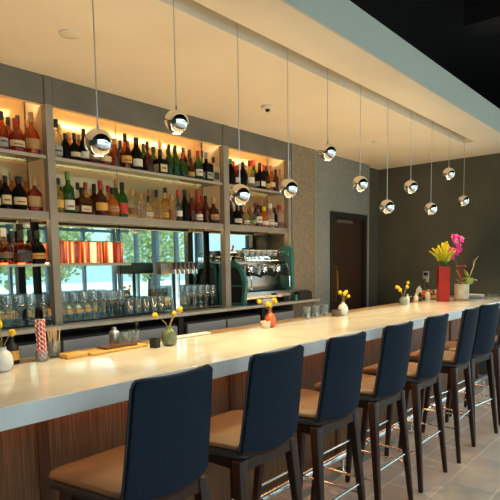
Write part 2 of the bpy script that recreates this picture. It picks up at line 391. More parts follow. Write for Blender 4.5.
# glazed walls
def glazing(n, along_x, a0, a1, fixed, z0, z1, nb):
    g = MB(); f = MB()
    t = .03
    def bx(mb, p, q, z_0, z_1, d):
        if along_x: mb.box(p, q, fixed - d, fixed + d, z_0, z_1)
        else: mb.box(fixed - d, fixed + d, p, q, z_0, z_1)
    bx(g, a0 + .03, a1 - .03, z0 + .03, z1 - .03, .004)
    for i in range(nb + 1):
        p = a0 + (a1 - a0) * i / nb
        ww = .07 if i % 2 == 0 else .025
        bx(f, max(p - ww, a0), min(p + ww, a1), z0, z1, .05)
    bx(f, a0, a1, z0, z0 + .06, .045); bx(f, a0, a1, z1 - .06, z1, .045); bx(f, a0, a1, 2.30, 2.36, .04)
    w_ = g.build('window_%d' % n, M['window_glass'], smooth=False); w_['kind'] = 'structure'
    f.build('window_frame', M['pillar'], w_, smooth=False, weld=False)
glazing(1, True, XB, XF, -2.55, .12, 3.6, 12)
glazing(2, False, -2.5, 1.55, XF + .07, .15, 2.95, 6)
# outside
struct('ground', MB().box(-30, 40, -40, 30, -.30, -.12), M['asphalt'])
random.seed(5)
def tree(x, y, h, r, lab):
    t = empty('tree', lab, 'tree', (x, y, -.12))
    MB().tube([(0, 0, 0), (.05, .02, h * .35), (-.04, .05, h * .75)], [.16, .12, .05]).build('trunk', M['bark'], t)
    mb = MB()
    for k in range(2200):
        d = Vector((random.gauss(0, 1), random.gauss(0, 1), random.gauss(0, 1))).normalized() * (random.random() ** .45)
        c = Vector((d.x * r, d.y * r, h * .62 + d.z * h * .42))
        a = Vector((random.gauss(0, 1), random.gauss(0, 1), random.gauss(0, 1))).normalized(); b = a.orthogonal().normalized(); s_ = .09 + .07 * random.random()
        mb.poly([c - a * s_, c + b * s_ * .6, c + a * s_, c - b * s_ * .6])
    mb.build('crown', M['foliage'], t, weld=False)
tree(7.4, -9.4, 4.6, 1.7, 'leafy tree outside the long side window, nearest the building')
tree(14.6, -10.4, 4.6, 1.8, 'leafy tree outside the corner of the glazing')
tree(10.6, -11.6, 4.8, 1.8, 'leafy tree farther out beyond the long side window')

# ------------------------------------------------------------------ back bar shelving: three bays
YM = 3.95     # mirror plane
Z1, Z2, Z3 = 1.555, 1.935, 2.335     # tops of the shelves
ZL = 1.10     # top of the ledge
def bay(x0, x1, label, seams, low_shelf, posts):
    t = empty('shelf_unit', label, 'shelf unit', ((x0 + x1) / 2, YW, ZL))
    ox = (x0 + x1) / 2
    def P(mb, name, m, **k):
        bmesh.ops.translate(mb.bm, verts=mb.bm.verts, vec=(-ox, -YW, -ZL)); return mb.build(name, m, t, **k)
    P(MB().box(x0 + .001, x1 - .001, YW - .004, YW + .018, 2.70, 2.899), 'header_panel', M['panel'], smooth=False)
    P(MB().box(x0, x1, YW + .018, YW + .06, 2.70, 2.712), 'light_trough', M['cream'], smooth=False)
    P(MB().box(x0, x1, YW + .018, YM + .04, 2.85, 2.87), 'cove_lining', M['cream'], smooth=False)
    P(MB().box(x0 + .01, x1 - .01, YW + .024, YW + .044, 2.722, 2.734), 'cove_light', M['led'], smooth=False)
    xs = [x0] + seams + [x1]
    for a, b in zip(xs, xs[1:]):
        P(MB().box(a + (.004 if a != x0 else 0), b - (.004 if b != x1 else 0), YM, YM + .008, ZL + .012, Z2 - .034), 'mirror_panel', M['mirror'], smooth=False)
        P(MB().box(a + (.003 if a != x0 else 0), b - (.003 if b != x1 else 0), YM, YM + .008, Z2 - .028, 2.85), 'upper_mirror', M['mirror_cream'], smooth=False)
    P(MB().box(x0, x1, YM + .01, YM + .03, ZL, 2.85), 'back_board', M['black'], smooth=False)
    P(MB().box(x0 + .001, x1 - .001, YW + .012, YM - .008, Z3 - .014, Z3), 'shelf', M['shelf_glass'], smooth=False)
    P(MB().box(x0 + .001, x1 - .001, YW + .0, YW + .012, Z3 - .02, Z3 + .002), 'shelf_rail', M['shelf_edge'], smooth=False)
    s = P(MB().box(x0 + .001, x1 - .001, YW + .0, YM - .004, Z2 - .03, Z2).box(x0 + .001, x1 - .001, YW, YW + .02, Z2 - .055, Z2 - .03).box(x0 + .001, x1 - .001, YW + .07, YW + .08, Z2 - .052, Z2 - .03), 'shelf', M['post'], smooth=False)
    e = MB().box(x0 + .01, x1 - .01, YW + .03, YW + .05, Z2 - .038, Z2 - .0305); P(e, 'shelf_light', M['led_low'], smooth=False)
    for z in (Z2, Z3): P(MB().box(x0 + .02, x1 - .02, YM - .014, YM - .005, z + .001, z + .010), 'shelf_light', M['led_low'], smooth=False)
    if low_shelf:
        a, b = low_shelf
        P(MB().box(a, b, YW + .012, YM - .004, Z1 - .018, Z1), 'shelf', M['shelf_edge'], smooth=False)
        P(MB().box(a + .02, b - .02, YM - .014, YM - .005, Z1 + .001, Z1 + .010), 'shelf_light', M['led_low'], smooth=False)
    for a, b in posts:
        P(MB().box(a, b, YW - .010, YW + .05, ZL, 2.70), 'side_post', M['post'], smooth=False)
        P(MB().box(a + .004, b - .004, YW + .0502, YM - .002, Z2 - .055, 2.85), 'side_panel', M['cream'], smooth=False)
        q = MB().box(a, b, YW - .010, YW + .018, 2.701, 2.899); P(q, 'header_joint', M['panel'], smooth=False)
    return t
bay(.62, 2.005, 'left bay of mirrored bar shelving, with three shelves of brown liquor', [1.2], (.621, 2.004), [(.60, .619)])
bay(2.075, 3.855, 'wide middle bay of mirrored bar shelving, with painted-glow copper cylinders low down', [2.82, 3.76], (2.076, 2.73), [(2.01, 2.07)])
bay(3.945, 4.925, 'right bay of mirrored bar shelving, above the teal espresso machine', [], None, [(3.865, 3.94), (4.93, 4.985)])
# back counter ledge
lg = empty('back_counter', 'long grey back counter ledge under the mirrored shelving', 'counter', (2.8, 3.75, 0))
mb = MB().box(-2.2, 2.195, -.205, .29, 1.070, ZL).box(2.195, 2.64, -.205, -.115, 1.070, ZL)
mb.build('worktop', M['ledge'], lg, smooth=False, bevel=.003)
MB().box(-2.2, 2.19, .16, .28, 0.0, 1.069).build('rear_panel', M['black'], lg, smooth=False)
for x in (-.82, .42, 1.62): MB().box(x - .03, x + .03, -.14, .158, 0, 1.069).build('support_panel', M['dark'], lg, smooth=False)
# rubber drip mats on the ledge
for n, (a, b) in (('left', (1.3, 2.0)), ('wide middle', (2.09, 3.15)), ('wide middle', (3.36, 3.84))):
    tag(MB().box(a, b, 3.69, 3.935, ZL + .0005, ZL + .012).build('bar_mat', M['black'], smooth=False, bevel=.003),
        'black rubber mat under the glasses on the ledge, ' + ('below the left bay' if n == 'left' else ('left of the draught tower' if a < 3 else 'right of the draught tower')), 'bar mat')
# under-counter fridges
def fridge(x0, x1, lab):
    t = empty('bar_fridge', lab, 'fridge', ((x0 + x1) / 2, 3.765, 0)); h = (x1 - x0) / 2
    MB().box(-h, h, -.14, .135, .06, 1.00).build('body', M['dark'], t, smooth=False)
    MB().box(-h, h, -.12, .13, 0, .058).build('plinth', M['black'], t, smooth=False)
    n = 2 if h > .4 else 1
    for k in range(n):
        a = -h + 2 * h * k / n + .012; b = -h + 2 * h * (k + 1) / n - .012
        d = MB().box(a, b, -.175, -.142, .12, .985).build('door', M['fridge'], t, smooth=False, bevel=.006)
        MB().tube([(b - .05, -.176, .70), (b - .05, -.2, .72), (b - .05, -.2, .88), (b - .05, -.176, .90)], .008).build('handle', M['steel'], d)
fridge(1.30, 1.93, 'steel undercounter fridge below the ledge, behind the red striped straws')
fridge(2.02, 2.45, 'steel undercounter fridge below the ledge, behind the bamboo boards')
fridge(2.58, 3.17, 'steel undercounter fridge below the ledge, behind the green bud vase')
fridge(3.27, 4.35, 'wide steel undercounter fridge below the ledge, behind the orange bud vase')
fridge(4.46, 4.96, 'steel undercounter fridge below the ledge, nearest the textured end wall')

# ------------------------------------------------------------------ bottles
GL = {'amber': ((.80, .34, .10), (.36, .10, .02), .08), 'honey': ((.92, .62, .30), (.6, .32, .1), .08), 'red': ((.66, .16, .08), (.36, .06, .03), .2),
      'brown': ((.46, .18, .07), (.16, .05, .02), .3), 'black': ((.06, .06, .06), (.012, .012, .012), .85), 'green': ((.24, .55, .18), (.05, .22, .05), .3),
      'clear': ((.93, .94, .90), (.8, .8, .75), .05), 'pale': ((.97, .92, .66), (.85, .75, .36), .18), 'yellow': ((.92, .74, .22), (.80, .56, .08), .25),
      'orange': ((.96, .50, .10), (.90, .34, .05), .4), 'cream': ((.9, .78, .55), (.82, .68, .42), .75), 'pink': ((.94, .80, .72), (.80, .60, .52), .5)}
for k, (t_, b_, f_) in GL.items():
    M['b_' + k] = thin_glass(k + '_bottle_glass', (*t_, 1), .03, 1.5, body=(*b_, 1), body_fac=f_)
LC = {'cream': (196, 178, 134), 'white': (206, 200, 188), 'tan': (160, 124, 78), 'gold': (196, 150, 62), 'grey': (150, 152, 148), 'dark': (48, 44, 40), 'brown': (112, 72, 44), 'red': (168, 44, 36), 'green': (110, 140, 70),
      'black': (28, 26, 26), 'cork': (180, 134, 84), 'yellow': (226, 190, 40), 'orange': (226, 110, 40), 'amber': (180, 100, 40)}
for k, c in LC.items(): M['l_' + k] = mat(k + '_print', srgb(*c), .55)
CAPN = {'cork': 'cork stopper'}
BOT = '''L 3 0 1.726 0.072 0.268 spirit amber black grey
L 3 0 1.822 0.115 0.239 round amber red cream
L 3 0 1.938 0.115 0.302 round amber cork tan
L 3 1 1.66 0.063 0.258 wine honey black none
L 3 1 1.744 0.061 0.282 wine amber black tan
L 3 1 1.828 0.066 0.272 spirit amber black none
L 3 1 1.899 0.069 0.297 spirit amber black none
L 3 1 1.966 0.061 0.277 spirit honey cork none
L 2 0 1.652 0.072 0.224 wine black black cream
L 2 0 1.727 0.073 0.233 wine black black cream
L 2 0 1.822 0.099 0.237 wine black black cream
L 2 0 1.938 0.115 0.245 flask red cork tan
L 2 1 1.66 0.071 0.252 slim brown black none
L 2 1 1.744 0.062 0.273 slim brown cork tan
L 2 1 1.828 0.068 0.28 spirit honey cork none
L 2 1 1.933 0.069 0.286 spirit honey cork none
L 1 0 1.693 0.114 0.252 round amber white brown
L 1 0 1.815 0.115 0.236 square amber black dark
L 1 0 1.94 0.112 0.242 round black black gold
L 1 1 1.66 0.064 0.281 spirit amber black white
L 1 1 1.806 0.068 0.242 spirit brown black none
L 1 1 1.943 0.079 0.255 spirit brown black gold
M 3 0 2.128 0.087 0.29 spirit clear black grey
M 3 0 2.203 0.06 0.2 slim black black none
M 3 0 2.28 0.089 0.218 round black black cream
M 3 0 2.363 0.073 0.263 wine black black white
M 3 0 2.447 0.092 0.211 round amber cork tan
M 3 0 2.551 0.104 0.206 round amber red cream
M 3 0 2.648 0.086 0.236 spirit amber cork none
M 3 0 2.752 0.107 0.295 round amber black gold
M 3 0 2.866 0.099 0.281 wine black black white
M 3 0 2.984 0.101 0.267 round brown black none
M 3 0 3.124 0.104 0.22 square black black cream
M 3 0 3.229 0.074 0.28 wine green black none
M 3 0 3.306 0.075 0.283 wine green black none
M 3 0 3.394 0.097 0.233 round green red none
M 3 0 3.494 0.077 0.2 spirit brown black gold
M 3 0 3.592 0.089 0.281 wine green red white
M 3 0 3.701 0.102 0.28 square black grey grey
M 3 0 3.8 0.092 0.249 square cream black dark
M 3 1 2.14 0.063 0.326 slim pale black none
M 3 1 2.224 0.071 0.296 wine pale gold none
M 3 1 2.306 0.073 0.246 spirit honey cork none
M 3 1 2.394 0.075 0.245 spirit amber cork none
M 3 1 2.485 0.076 0.253 spirit brown black none
M 3 1 2.56 0.065 0.298 wine brown black none
M 3 1 2.644 0.064 0.315 spirit amber cork white
M 3 1 2.788 0.07 0.263 slim black black none
M 3 1 2.868 0.068 0.272 slim black red cream
M 3 1 2.952 0.062 0.304 spirit brown black white
M 3 1 3.036 0.063 0.278 slim green black tan
M 3 1 3.148 0.085 0.268 wine green black none
M 3 1 3.23 0.075 0.335 spirit clear cork none
M 3 1 3.316 0.062 0.276 spirit black black cream
M 3 1 3.4 0.069 0.299 spirit amber black none
M 3 1 3.513 0.078 0.315 slim black black none
M 3 1 3.594 0.079 0.308 spirit yellow black gold
M 3 1 3.68 0.063 0.252 wine black cork cream
M 3 1 3.764 0.069 0.327 spirit clear black cream
M 2 0 2.123 0.079 0.261 spirit yellow black gold
M 2 0 2.209 0.089 0.318 spirit green green white
M 2 0 2.327 0.115 0.209 square brown black cream
M 2 0 2.491 0.115 0.281 round brown red gold
M 2 0 2.606 0.106 0.237 round orange black tan
M 2 0 2.705 0.088 0.29 wine green black red
M 2 0 2.801 0.1 0.241 spirit clear cork brown
M 2 0 2.893 0.081 0.215 slim clear cork none
M 2 0 2.976 0.082 0.2 round pale black white
M 2 0 3.071 0.104 0.264 round pale black none
M 2 0 3.162 0.074 0.246 slim yellow cork gold
M 2 0 3.243 0.085 0.234 spirit pale cork brown
M 2 0 3.325 0.075 0.287 slim clear red white
M 2 0 3.408 0.087 0.296 wine black black none
M 2 0 3.493 0.077 0.229 spirit red black none
M 2 0 3.578 0.089 0.245 wine red red white
M 2 0 3.68 0.08 0.265 wine brown black none
M 2 0 3.788 0.115 0.256 round brown cork tan
M 2 1 2.208 0.064 0.272 slim black white white
M 2 1 2.28 0.072 0.312 wine pale gold none
M 2 1 2.364 0.064 0.265 wine clear black cream
M 2 1 2.436 0.076 0.274 spirit honey red none
M 2 1 2.514 0.077 0.271 spirit brown black none
M 2 1 2.649 0.079 0.27 spirit honey red gold
M 2 1 2.728 0.065 0.327 wine green cork cream
M 2 1 2.812 0.061 0.264 wine clear gold none
M 2 1 2.951 0.072 0.248 slim clear cork none
M 2 1 3.086 0.084 0.278 spirit clear cork white
M 2 1 3.176 0.065 0.267 spirit amber cork none
M 2 1 3.274 0.087 0.315 spirit honey black none
M 2 1 3.436 0.078 0.255 wine black black none
M 2 1 3.512 0.061 0.263 slim honey gold none
M 2 1 3.596 0.067 0.297 wine amber cork tan
M 2 1 3.675 0.064 0.33 slim honey red none
M 2 1 3.74 0.063 0.283 spirit honey red white
M 2 1 3.81 0.073 0.2 spirit orange orange none
R 3 0 4.052 0.083 0.269 wine black green none
R 3 0 4.144 0.072 0.211 spirit red red white
R 3 0 4.238 0.086 0.264 wine black black none
R 3 0 4.351 0.099 0.29 spirit pale red white
R 3 0 4.519 0.101 0.291 square black black white
R 3 0 4.623 0.09 0.272 round brown black gold
R 3 0 4.72 0.091 0.286 spirit honey cork cream
R 3 0 4.801 0.066 0.255 slim brown black none
R 3 0 4.876 0.08 0.267 round clear cork white
R 3 1 4.01 0.063 0.321 spirit green black none
R 3 1 4.094 0.06 0.27 slim brown black white
R 3 1 4.229 0.074 0.289 spirit red red none
R 3 1 4.318 0.07 0.261 spirit black gold none
R 3 1 4.402 0.072 0.282 slim amber cork white
R 3 1 4.559 0.09 0.34 wine green red none
R 3 1 4.654 0.065 0.284 slim brown black cream
R 3 1 4.734 0.068 0.314 slim black red tan
R 3 1 4.801 0.063 0.314 wine black red white
R 3 1 4.875 0.082 0.287 spirit honey red none
R 2 0 4.041 0.072 0.205 wine black black none
R 2 0 4.134 0.109 0.232 round black black white
R 2 0 4.277 0.087 0.201 round pale cork white
R 2 0 4.384 0.088 0.209 round clear cork green
R 2 0 4.481 0.089 0.238 wine clear black white
R 2 0 4.579 0.103 0.225 spirit orange yellow white
R 2 0 4.685 0.105 0.267 spirit pink white white
R 2 0 4.773 0.067 0.23 slim black black white
R 2 0 4.862 0.108 0.261 spirit pink red brown
R 2 1 4.01 0.061 0.328 slim amber black none
R 2 1 4.094 0.065 0.3 wine amber cork none
R 2 1 4.178 0.068 0.287 wine amber red white
R 2 1 4.331 0.076 0.258 spirit brown black none
R 2 1 4.43 0.063 0.25 spirit honey gold cream
R 2 1 4.585 0.078 0.277 spirit brown red none
R 2 1 4.682 0.061 0.315 wine brown gold none
R 2 1 4.819 0.081 0.273 spirit green black none'''
GN = {'amber': 'amber', 'honey': 'honey coloured', 'red': 'red-brown', 'brown': 'dark brown', 'black': 'black', 'green': 'green', 'clear': 'clear', 'pale': 'pale yellow', 'yellow': 'yellow', 'orange': 'orange', 'cream': 'cream', 'pink': 'pink'}
KN = {'spirit': 'straight bottle', 'wine': 'wine-shaped bottle', 'round': 'squat round bottle', 'square': 'square bottle', 'slim': 'slim bottle', 'flask': 'broad flask bottle'}
BN = {'L': "left bay's", 'M': "wide bay's", 'R': "right bay's"}
SN = {3: 'top shelf', 2: 'middle shelf', 1: 'low shelf'}
def body_profile(kind, r, h):
    if kind == 'spirit': return [(0, 0), (r * .92, 0), (r, .006), (r, h * .56), (r * .93, h * .61), (r * .62, h * .66), (r * .40, h * .70), (r * .36, h * .84), (r * .38, h * .86)]
    if kind == 'wine': return [(0, 0), (r * .93, 0), (r, .006), (r, h * .52), (r * .9, h * .58), (r * .66, h * .65), (r * .42, h * .72), (r * .36, h * .84), (r * .38, h * .86)]
    if kind == 'slim': return [(0, 0), (r * .9, 0), (r, .006), (r, h * .60), (r * .8, h * .68), (r * .45, h * .76), (r * .40, h * .86)]
    if kind == 'round': return [(0, 0), (r * .86, 0), (r * .98, h * .05), (r, h * .22), (r * .96, h * .42), (r * .78, h * .54), (r * .46, h * .62), (r * .27, h * .67), (r * .24, h * .80), (r * .27, h * .82)]
    if kind == 'flask': return [(0, 0), (r * .9, 0), (r, h * .04), (r, h * .48), (r * .86, h * .57), (r * .42, h * .65), (r * .25, h * .70), (r * .23, h * .82)]
    return [(0, 0), (r * .95, 0), (r, .006), (r, h * .55), (r * .9, h * .60), (r * .45, h * .65), (r * .32, h * .70), (r * .30, h * .84)]
def bottle(bay_, sh, row, x, d, h, kind, col, cap, lab, label):
    z = {1: Z1, 2: Z2, 3: Z3}[sh] + .0006
    y = 3.725 if row == 0 else 3.845
    r = d / 2; sy = 1.0
    seg = 16
    if kind in ('flask',): sy = .62
    prof = body_profile(kind, r, h)
    mb = MB()
    if kind == 'square':     # square section below, round neck above
        k = math.sqrt(2)
        mb.lathe([(a * (k if a > r * .5 else 1) * .98, zz) for a, zz in prof[:6]], seg=4, M4=Matrix.Rotation(PI / 4, 4, 'Z'))
        mb.lathe([(r * .42, h * .645)] + prof[6:], seg=12)
        o = mb.build('bottle', M['b_' + col], smooth=True, bevel=.003, ang=50, weld=False)
    else:
        mb.lathe(prof, seg=seg, sy=sy); o = mb.build('bottle', M['b_' + col], smooth=True, ang=60)
    o.location = (x, y, z)
    tag(o, label, 'bottle', 'bottles on the %s of the %s bay' % (SN[sh], {'L': 'left', 'M': 'wide middle', 'R': 'right'}[bay_]))
    nr = prof[-1][0]; nz = prof[-1][1]
    MB().lathe([(0, nz - h * .06), (nr * 1.18, nz - h * .06), (nr * 1.2, h * .985), (nr * 1.0, h), (0, h)], seg=12).build('cap', M['l_' + cap], o, ang=50)
    if lab != 'none':
        rl_ = random.Random(int(x * 1000)); z0 = h * rl_.uniform(.08, .18); z1 = z0 + h * (rl_.uniform(.16, .32) if kind != 'round' else rl_.uniform(.14, .24))
        lm = MB()
        if kind == 'square':
            lm.box(-r * .72, r * .72, -r * 1.0 - .0012, -r * 1.0 + .002, z0, z1); lm.box(-r * 1.0 - .0012, -r * 1.0 + .002, -r * .72, r * .72, z0, z1)
        else:
            n = 10; rr = r * 1.012
            ring = [(-(PI / 2) - 1.25 + 2.2 * i / n) for i in range(n + 1)]
            va = [lm.bm.verts.new((rr * math.cos(a), rr * math.sin(a) * sy, z0)) for a in ring]; vb = [lm.bm.verts.new((rr * math.cos(a), rr * math.sin(a) * sy, z1)) for a in ring]
            for i in range(n): lm.bm.faces.new((va[i], va[i + 1], vb[i + 1], vb[i]))
        lo = lm.build('paper_label', M['l_' + lab], o, smooth=(kind != 'square'))
        # a printed band across the label
        if lab in ('cream', 'white', 'tan', 'gold', 'grey') and rl_.random() < .6:
            bm_ = MB(); zb = z0 + (z1 - z0) * rl_.uniform(.35, .7); hb = (z1 - z0) * .10
            if kind == 'square': bm_.box(-r * .5, r * .5, -r - .0022, -r - .0008, zb - hb, zb + hb)
            else:
                rr2 = r * 1.02; rg = [(-(PI / 2) - .75 + 1.2 * i / 6) for i in range(7)]
                va = [bm_.bm.verts.new((rr2 * math.cos(a), rr2 * math.sin(a) * sy, zb - hb)) for a in rg]; vb = [bm_.bm.verts.new((rr2 * math.cos(a), rr2 * math.sin(a) * sy, zb + hb)) for a in rg]
                for i in range(6): bm_.bm.faces.new((va[i], va[i + 1], vb[i + 1], vb[i]))
            bm_.build('label_band', M['l_brown' if lab != 'grey' else 'l_dark'], lo)
counts = {}
for line in BOT.strip().split('\n'):
    p = line.split()
    key = tuple(p[:3]); counts[key] = counts.get(key, 0) + 1
    cap = p[8]; col = GN[p[7]]
    lab = '%s %s, %s, %s from left, %s row, %s %s' % (col, KN[p[6]], CAPN.get(cap, cap + ' cap'), ORD[counts[key] - 1], 'front' if p[2] == '0' else 'back', BN[p[0]], SN[int(p[1])])
    bottle(p[0], int(p[1]), int(p[2]), float(p[3]), float(p[4]), float(p[5]), p[6], p[7], cap, p[9], lab)

# copper cylinders in the wide bay, warm reflections painted as emission
cyl = empty('cylinder', 'x', 'cylinder', (0, 0, 0), 0, 'painted-glow copper cylinders on the short glass shelf')
MB().lathe([(0, .004), (.043, .004), (.046, .012), (.046, .172), (.0445, .176)], seg=24, cap=False).build('glow_shell', M['cylinder'], cyl, ang=50)
MB().lathe([(0, 0), (.047, 0), (.047, .0038), (0, .0038)], seg=24).build('base', M['brass'], cyl)
MB().lathe([(.0462, .170), (.0475, .171), (.0475, .178), (.0455, .179)], seg=24, cap=False).build('rim', M['brass'], cyl)
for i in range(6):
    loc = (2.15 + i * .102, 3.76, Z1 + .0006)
    lab = 'painted-glow copper lantern, %s from left on the short low shelf' % ORD[i]
    if i == 0: cyl.location = loc; cyl['label'] = lab; cyl.rotation_euler.z = 0
    else: copy_tree(cyl, loc, i * 1.3, lab)

# ------------------------------------------------------------------ glassware before the mirror
gp = [(0, 0), (.031, 0), (.031, .003), (.006, .010), (.0045, .085), (.010, .094), (.030, .115), (.040, .145), (.040, .165), (.034, .205), (.0328, .215)]
wg = MB().lathe(gp, seg=16, cap=False).build('wine_glass', M['glass'], ang=80)
tag(wg, 'x', 'wine glass')
tp = [(0, 0), (.030, 0), (.031, .004), (.037, .135), (.0355, .135), (.029, .008), (0, .008)]
hb = MB().lathe(tp, seg=16, cap=False).build('highball_glass', M['glass'], ang=50); tag(hb, 'x', 'highball glass')
first = {'w': True, 'h': True}
def glass(kind, x, y, lab, grp):
    src = wg if kind == 'w' else hb
    o = src if first[kind] else src.copy()
    if not first[kind]: COL.objects.link(o)
    first[kind] = False
    o.location = (x, y, ZL + .0128); o['label'] = lab; o['group'] = grp
for ri, y in enumerate((3.735, 3.82, 3.90)):
    x = 1.44 + .02 * (ri % 2)
    while x < 1.97:
        glass('w', x, y, 'clear stemmed wine glass in the rows before the mirror of the left bay', 'wine glasses before the left mirror'); x += .087
    x = 2.135 + .03 * (ri % 2)
    while x < 3.12:
        k = 'w' if x < 2.72 else 'h'
        if k == 'w': glass(k, x, y, 'clear stemmed wine glass below the copper cylinders, before the mirror', 'wine glasses below the lanterns')
        else: glass(k, x, y, 'clear tall highball glass left of the draught tower, before the mirror', 'highball glasses left of the draught tower')
        x += .087
    x = 3.405 + .02 * (ri % 2)
    while x < 3.81:
        glass('w', x, y, 'clear stemmed wine glass right of the draught tower, before the mirror', 'wine glasses right of the draught tower'); x += .087

M['tap_grey'] = mat('bronze_grey_metal', srgb(122, 116, 104), .3, .7)
# ------------------------------------------------------------------ draught beer tower
tt = empty('draught_tower', 'T-shaped steel draught beer tower with six taps, on the ledge', 'beer tap', (3.205, 3.655, ZL + .0005))
MB().lathe([(0, 0), (.062, 0), (.062, .012), (.045, .018), (.040, .03), (.040, .355), (0, .355)], seg=24).build('column', M['chrome'], tt, ang=50)
MB().box(-.215, .185, -.06, .05, .352, .462).build('tap_housing', M['tap_grey'], tt, bevel=.012)
MB().box(-.125, .178, -.0625, -.0605, .362, .452).build('tap_plate', M['post'], tt, smooth=False)
for i in range(6):
    x = -.102 + i * .051
    f = MB().tube([(x, -.06, .398), (x, -.10, .396), (x, -.118, .385), (x, -.122, .350)], [.010, .011, .010, .007], seg=10).build('faucet', M['chrome'], tt)
    MB().lathe([(0, .405), (.008, .405), (.010, .415), (.014, .440), (.012, .452), (0, .455)], (x, -.105, 0), seg=10).build('tap_handle', M['black'], f)

# ------------------------------------------------------------------ espresso machine
em = empty('espresso_machine', 'chrome and teal espresso machine with three group heads on the back counter', 'espresso machine', (4.49, 3.755, ZL + .0006))
def yz_panel(poly, x0, x1, hole=None):
    mb = MB()
    if not hole:
        a = [mb.bm.verts.new((x0, y, z)) for y, z in poly]; b = [mb.bm.verts.new((x1, y, z)) for y, z in poly]
        mb.bm.faces.new(a); mb.bm.faces.new(list(reversed(b)))
        for i in range(len(poly)): mb.bm.faces.new((a[(i + 1) % len(a)], a[i], b[i], b[(i + 1) % len(b)]))
    else:
        n = len(poly)
        A = [[mb.bm.verts.new((x, y, z)) for y, z in q] for x in (x0, x1) for q in (poly, hole)]
        for i in range(n):
            j = (i + 1) % n
            mb.bm.faces.new((A[0][i], A[0][j], A[1][j], A[1][i])); mb.bm.faces.new((A[2][j], A[2][i], A[3][i], A[3][j]))
            mb.bm.faces.new((A[0][j], A[0][i], A[2][i], A[2][j])); mb.bm.faces.new((A[1][i], A[1][j], A[3][j], A[3][i]))
    return mb
outer = [(-.17, 0), (-.19, .14), (-.20, .25), (-.175, .34), (-.12, .42), (-.04, .455), (.08, .455), (.17, .44), (.19, .30), (.19, 0), (.11, 0), (-.09, 0)]
inner = [(-.125, .03), (-.145, .14), (-.150, .24), (-.13, .31), (-.09, .375), (-.03, .405), (.07, .405), (.13, .395), (.145, .30), (.145, .03), (.09, .03), (-.07, .03)]
sp = yz_panel(outer, -.425, -.385, inner).build('side_panel', M['teal'], em, bevel=.004)
MB().box(-.40, -.388, -.15, .16, .03, .40).build('side_infill', M['black'], sp, smooth=False)
MB().box(-.412, -.386, -.15, .16, .195, .215).build('cross_bar', M['teal'], sp, smooth=False)
sp2 = yz_panel([(-.20, .17), (-.19, .60), (-.17, .63), (-.05, .63), (-.02, .60), (-.01, .17), (-.04, .13), (-.16, .13)], .385, .43).build('side_panel', M['teal'], em, bevel=.006)
MB().lathe([(0, 0), (.022, 0), (.022, .03), (.016, .036), (0, .036)], (.36, -.13, .35), seg=16, M4=Matrix.Rotation(R(-90), 4, 'Y')).build('steam_knob', M['black'], sp2)
MB().box(-.384, .384, -.02, .19, .06, .46).build('body', M['steel'], em, bevel=.008)
MB().box(-.384, .384, -.17, -.021, .06, .135).build('drip_tray', M['steel'], em, bevel=.004)
g = MB()
for i in range(14): g.box(-.37 + i * .055, -.35 + i * .055, -.165, -.025, .1355, .139)
g.build('drip_grille', M['black'], em, smooth=False)
MB().box(-.384, .384, -.16, .19, .462, .52).build('top_hood', M['chrome'], em, bevel=.012)
MB().box(.03, .12, -.172, -.1705, .085, .108).build('name_plate', M['black'], em, smooth=False)
rl = MB()
for y in (-.15, .18): rl.tube([(-.37, y, .56), (.37, y, .56)], .006)
for x in (-.37, 0, .37):
    for y in (-.15, .18): rl.tube([(x, y, .521), (x, y, .56)], .005)
rl.build('cup_rail', M['chrome'], em)
for i in range(3):
    x = -.24 + i * .24
    gh = MB().lathe([(0, .345), (.042, .345), (.046, .36), (.046, .41), (.036, .425), (0, .425)], (x, -.09, 0), seg=20).tube([(x, -.02, .40), (x, -.09, .40)], .03, 12).build('group_head', M['chrome'], em, ang=50, weld=False)
    MB().lathe([(0, .30), (.030, .30), (.036, .32), (.036, .344), (0, .344)], (x, -.09, 0), seg=20).tube([(x, -.12, .325), (x + .01, -.17, .318), (x + .02, -.24, .30)], [.011, .012, .015], 10).build('portafilter', M['black'], gh, ang=50, weld=False)
for x in (-.34, .34):
    MB().tube([(x, -.05, .42), (x, -.15, .43), (x * 1.0, -.19, .36), (x * .97, -.20, .17)], .007).build('steam_wand', M['chrome'], em)
for x in (-.33, .33):
    for y in (-.12, .14): MB().lathe([(0, 0), (.022, 0), (.018, .059), (0, .059)], (x, y, 0), seg=12).build('foot', M['black'], em)
# cups on the machine
cup = MB().lathe([(0, 0), (.024, 0), (.036, .03), (.040, .062), (.037, .062), (.033, .032), (.02, .006), (0, .006)], seg=16, cap=False).build('coffee_cup', M['white'], ang=60)
tag(cup, 'white coffee cup standing on top of the espresso machine', 'cup', 'cups on the espresso machine')
k = 0
for yy in (3.67, 3.78):
    for i in range(6):
        c = cup if k == 0 else cup.copy()
        if k: COL.objects.link(c)
        c.location = (4.20 + i * .098 + (.03 if yy > 3.7 else 0), yy, ZL + .0006 + .5204); k += 1
# items beside the machine
tag(MB().lathe([(0, 0), (.12, 0), (.125, .01), (.125, .048), (.118, .055), (0, .055)], seg=28, sy=.26).build('drip_basin', M['white_plastic'], loc=(4.50, 3.605, ZL + .0006), ang=50), 'oval white basin on the ledge under the front of the espresso machine', 'basin')
kb = empty('knock_box', 'black knock box on the ledge right of the espresso machine', 'knock box', (5.14, 3.597, ZL + .0006))
MB().box(-.13, .13, -.043, .043, 0, .095).build('box', M['black'], kb, bevel=.006)
MB().tube([(-.128, 0, .10), (.128, 0, .10)], .012).build('knock_bar', M['menu'], kb)
tag(MB().box(4.94, 4.995, 3.56, 3.62, ZL + .0006, ZL + .075).build('tamper_stand', M['teal'], bevel=.008), 'small teal block on the ledge between espresso machine and knock box', 'tamper stand')

